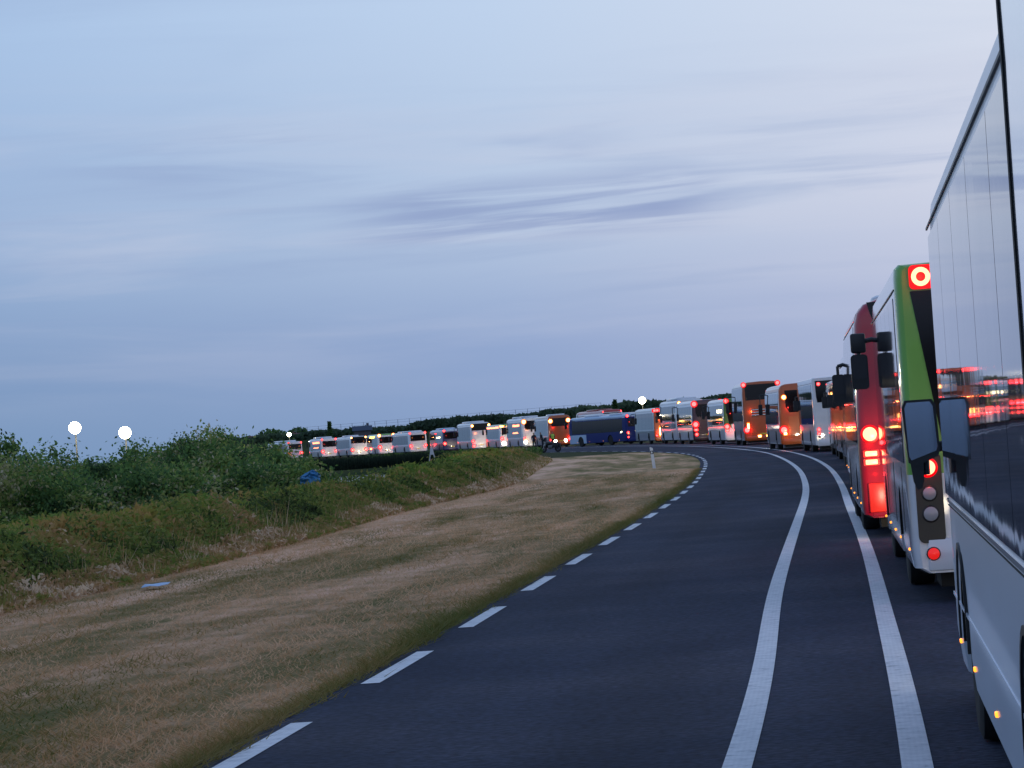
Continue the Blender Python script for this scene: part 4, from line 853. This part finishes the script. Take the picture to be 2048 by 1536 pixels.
# blue tarpaulin in the thicket
tb = MB(); g = random.Random(5); nn = 9
vs = [((i/(nn-1)-.5)*.55, g.uniform(-.09, .09), (j/(nn-1))*.42*(1-.75*abs(i/(nn-1)-.6))+g.uniform(0, .04)) for j in range(nn) for i in range(nn)]
tb.add(vs, [(j*nn+i, j*nn+i+1, (j+1)*nn+i+1, (j+1)*nn+i) for j in range(nn-1) for i in range(nn-1)])
o = tb.build('tarpaulin', mat('blue_tarpaulin', (.05, .22, .46), .5), None, (-5.72, 84, .80)); sol = o.modifiers.new('s', 'SOLIDIFY'); sol.thickness = .015
tag(o, 'crumpled blue tarpaulin snagged in the thicket by the water', 'tarpaulin')
# paper scrap on the verge
pb = MB(); vs = [((i/3-.5)*.36, (j/3-.5)*.5, .02+g.uniform(0, .05)) for j in range(4) for i in range(4)]; pb.add(vs, [(j*4+i, j*4+i+1, (j+1)*4+i+1, (j+1)*4+i) for j in range(3) for i in range(3)])
o = pb.build('litter', mat('pale_blue_paper', (.40, .55, .75), .6), None, (-5.2, 43.0, .02)); sol = o.modifiers.new('s', 'SOLIDIFY'); sol.thickness = .004
tag(o, 'pale blue scrap of litter lying on the dry grass by the weeds', 'litter')
# pale culvert marker by the far ditch
t = empty('culvert_marker', (-6.0, 216, .3)); m = mat('marker_pale', (.55, .56, .6), .5)
for sx in (-1, 1):
    mb = MB(); mb.tube((sx*.2, 0, 0), (sx*.04, 0, 1.0), .035, .03, 8); mb.build('leg', m, t)
mb = MB(); mb.prism([(-.13, .45), (.13, .45), (.02, .98), (-.02, .98)], 'y', -.02, .02); mb.build('plate', m, t, sm=False)
tag(t, 'small pale A shaped marker on the dark bank of the ditch', 'marker')

# motorcycle
def torus(mb, c, R0, r0, n=26, m=8):
    vs = []
    for i in range(n):
        a = 2*PI*i/n
        for j in range(m):
            b = 2*PI*j/m; rr = R0+r0*math.cos(b); vs.append((c[0]+r0*math.sin(b), c[1]+rr*math.cos(a), c[2]+rr*math.sin(a)))
    mb.add(vs, [(i*m+j, i*m+(j+1) % m, ((i+1) % n)*m+(j+1) % m, ((i+1) % n)*m+j) for i in range(n) for j in range(m)])
def motorcycle(x, y, rz):
    t = empty('motorcycle', (x, y, .012), rz); paint = mat('motorcycle_black', (.015, .015, .018), .3, coat=.6)
    for yy in (-.68, .70):
        wh = empty('wheel', (0, yy, .31)); wh.parent = t
        mb = MB(); torus(mb, (0, 0, 0), .235, .075); mb.build('tyre', TYRE, wh)
        mb = MB(); mb.lathe([(.05, -.05), (.06, -.03), (.06, .03), (.05, .05)], (0, 0, 0), 'x', 12)
        for i in range(8): a = 2*PI*i/8; mb.tube((0, .05*math.cos(a), .05*math.sin(a)), (0, .19*math.cos(a), .19*math.sin(a)), .02, .02, 5)
        mb.build('rim', BLACK, wh)
    mb = MB(); mb.tube((0, -.55, .45), (0, .45, .72), .045, .045); mb.tube((0, .45, .82), (0, -.1, .40), .035, .035); mb.tube((0, -.68, .31), (0, -.05, .4), .035, .035); mb.build('frame', paint, t)
    mb = MB(); mb.lathe([(.03, -.32), (.13, -.25), (.16, -.05), (.15, .15), (.06, .27)], (0, .18, .80), 'y', 14); mb.build('fuel_tank', paint, t)
    mb = MB(); mb.box(-.14, .14, -.18, .22, .30, .62, b=.05); mb.build('engine', mat('engine_metal', (.15, .15, .16), .4, metal=.8), t)
    mb = MB(); mb.box(-.13, .13, -.72, -.08, .76, .85, b=.035); mb.build('seat', BLACK, t)
    mb = MB()
    for s_ in (-1, 1): mb.tube((s_*.09, .70, .31), (s_*.09, .48, .98), .025, .025)
    mb.build('fork', CHROME, t)
    mb = MB(); mb.tube((-.09, .46, 1.0), (-.36, .34, 1.06), .016, .016); mb.tube((.09, .46, 1.0), (.36, .34, 1.06), .016, .016); mb.tube((-.1, .46, 1.0), (.1, .46, 1.0), .02, .02); mb.build('handlebar', BLACK, t)
    mb = MB(); mb.lathe([(.03, -.08), (.10, 0), (.10, .03)], (0, .58, .90), 'y', 14); mb.build('headlight', LENSGREY, t)
    mb = MB(); mb.prism([(.45, .95), (.62, .98), (.5, 1.28), (.44, 1.3)], 'x', -.17, .17); mb.build('windshield', REARGLASS, t, sm=False)
    for s_ in (-1, 1):
        mb = MB(); mb.box(s_*.30-.11, s_*.30+.11, -.80, -.35, .42, .76, b=.04); mb.build('pannier', BLACK, t)
    tag(t, 'dark motorcycle with panniers standing on the asphalt left of the long blue bus', 'motorcycle')
motorcycle(2.95, 262, R(62))

# people
def person(x, y, rz, pose, label, cloth, vest=None, leg=None):
    """pose: lean forward metres, stance"""
    t = empty('person', (x, y, .012), rz)
    sk = mat('skin', (.38, .22, .16), .6); hairm = mat('dark_hair', (.02, .015, .012), .8)
    lean = pose
    J = {'pel': (0, 0, .96), 'wst': (0, lean*.3, 1.10), 'chs': (0, lean*.7, 1.36), 'nk': (0, lean, 1.52), 'hd0': (0, lean+.02, 1.60), 'hd1': (0, lean+.02, 1.70), 'hd2': (0, lean+.01, 1.77)}
    E = [('pel', 'wst', 0), ('wst', 'chs', 0), ('chs', 'nk', 0), ('nk', 'hd0', 0), ('hd0', 'hd1', 0), ('hd1', 'hd2', 0)]
    rad = {'pel': .155, 'wst': .14, 'chs': .165, 'nk': .06, 'hd0': .075, 'hd1': .095, 'hd2': .06}
    for s_, nme in ((-1, 'l'), (1, 'r')):
        J[nme+'sh'] = (s_*.18, lean*.85, 1.44); J[nme+'el'] = (s_*.25, lean*.6+.02, 1.16); J[nme+'wr'] = (s_*.21, lean*.6+.16, .96); J[nme+'hn'] = (s_*.20, lean*.6+.19, .88)
        J[nme+'hp'] = (s_*.10, 0, .90); J[nme+'kn'] = (s_*.12, .03*s_, .50); J[nme+'an'] = (s_*.13, -.06*s_, .09); J[nme+'to'] = (s_*.15, .13-.06*s_, .04)
        E += [('chs', nme+'sh', 0), (nme+'sh', nme+'el', 0), (nme+'el', nme+'wr', 0), (nme+'wr', nme+'hn', 0), ('pel', nme+'hp', 0), (nme+'hp', nme+'kn', 0), (nme+'kn', nme+'an', 0), (nme+'an', nme+'to', 0)]
        rad.update({nme+'sh': .08, nme+'el': .055, nme+'wr': .035, nme+'hn': .04, nme+'hp': .10, nme+'kn': .068, nme+'an': .045, nme+'to': .042})
        for i, (fx, fl) in enumerate(((-.03, .085), (-.01, .10), (.01, .095), (.03, .08), (-.045*s_, .05))):
            k = nme+'f%d' % i; J[k] = (s_*.20+fx, lean*.6+.19+.012*(i == 4), .88-fl); E.append((nme+'hn', k, 0)); rad[k] = .010
    names = list(J); me = bpy.data.meshes.new('body'); me.from_pydata([J[k] for k in names], [(names.index(a), names.index(b)) for a, b, _ in E], [])
    o = link('body', me, t); md = o.modifiers.new('skin', 'SKIN'); 
    for i, k in enumerate(names): me.skin_vertices[0].data[i].radius = (rad[k], rad[k]*(.72 if k in ('chs', 'wst', 'pel') else 1))
    me.skin_vertices[0].data[0].use_root = True
    sb = o.modifiers.new('s', 'SUBSURF'); sb.levels = 2; sb.render_levels = 2
    dg = bpy.context.evaluated_depsgraph_get(); dg.update(); m2 = bpy.data.meshes.new_from_object(o.evaluated_get(dg)); bpy.data.objects.remove(o); m2.materials.clear()
    for m_ in (cloth, leg, sk, hairm, RUBBER): m2.materials.append(m_)
    for p in m2.polygons:
        z, yy = p.center.z, p.center.y-lean; xx = abs(p.center.x); p.use_smooth = True
        p.material_index = 4 if z < .11 else (2 if (xx > .13 and z < .93 and z > .7 and p.center.y > .10) else (1 if z < .98 else (0 if z < 1.545 else (3 if (z > 1.70 or yy < -.03) else 2))))
    link('body', m2, t)
    mb = MB(); mb.lathe([(.02, .0), (.013, .03)], (0, lean+.105, 1.655), 'y', 8); mb.build('nose', sk, t)
    if vest:
        mb = MB(); n = 16; vs = []
        for z, a, b in ((1.0, .215, .165), (1.18, .195, .155), (1.36, .225, .175), (1.47, .205, .14), (1.505, .12, .10)):
            for i in range(n): q = 2*PI*i/n; vs.append((a*math.cos(q), lean*(z-.96)/.56+b*math.sin(q), z))
        mb.add(vs, [(j*n+i, j*n+(i+1) % n, (j+1)*n+(i+1) % n, (j+1)*n+i) for j in range(4) for i in range(n)]); mb.build('safety_vest', vest, t)
    tag(t, label, 'person'); return t
DK = mat('dark_jacket', (.012, .014, .022), .85); JN = mat('dark_trousers', (.012, .015, .025), .85)
person(1.95, 327, R(170), .02, 'person in dark clothes standing upright in front of the white coach with the roof lamp', DK, None, JN)
person(2.85, 325, R(110), .18, 'person in dark clothes leaning forward, right of the upright standing one', DK, None, JN)
person(3.85, 321, R(200), .03, 'person in a yellow green safety vest standing beside the orange coach', DK, mat('vest_yellow', (.45, .62, .08), .6, emit=None), JN)
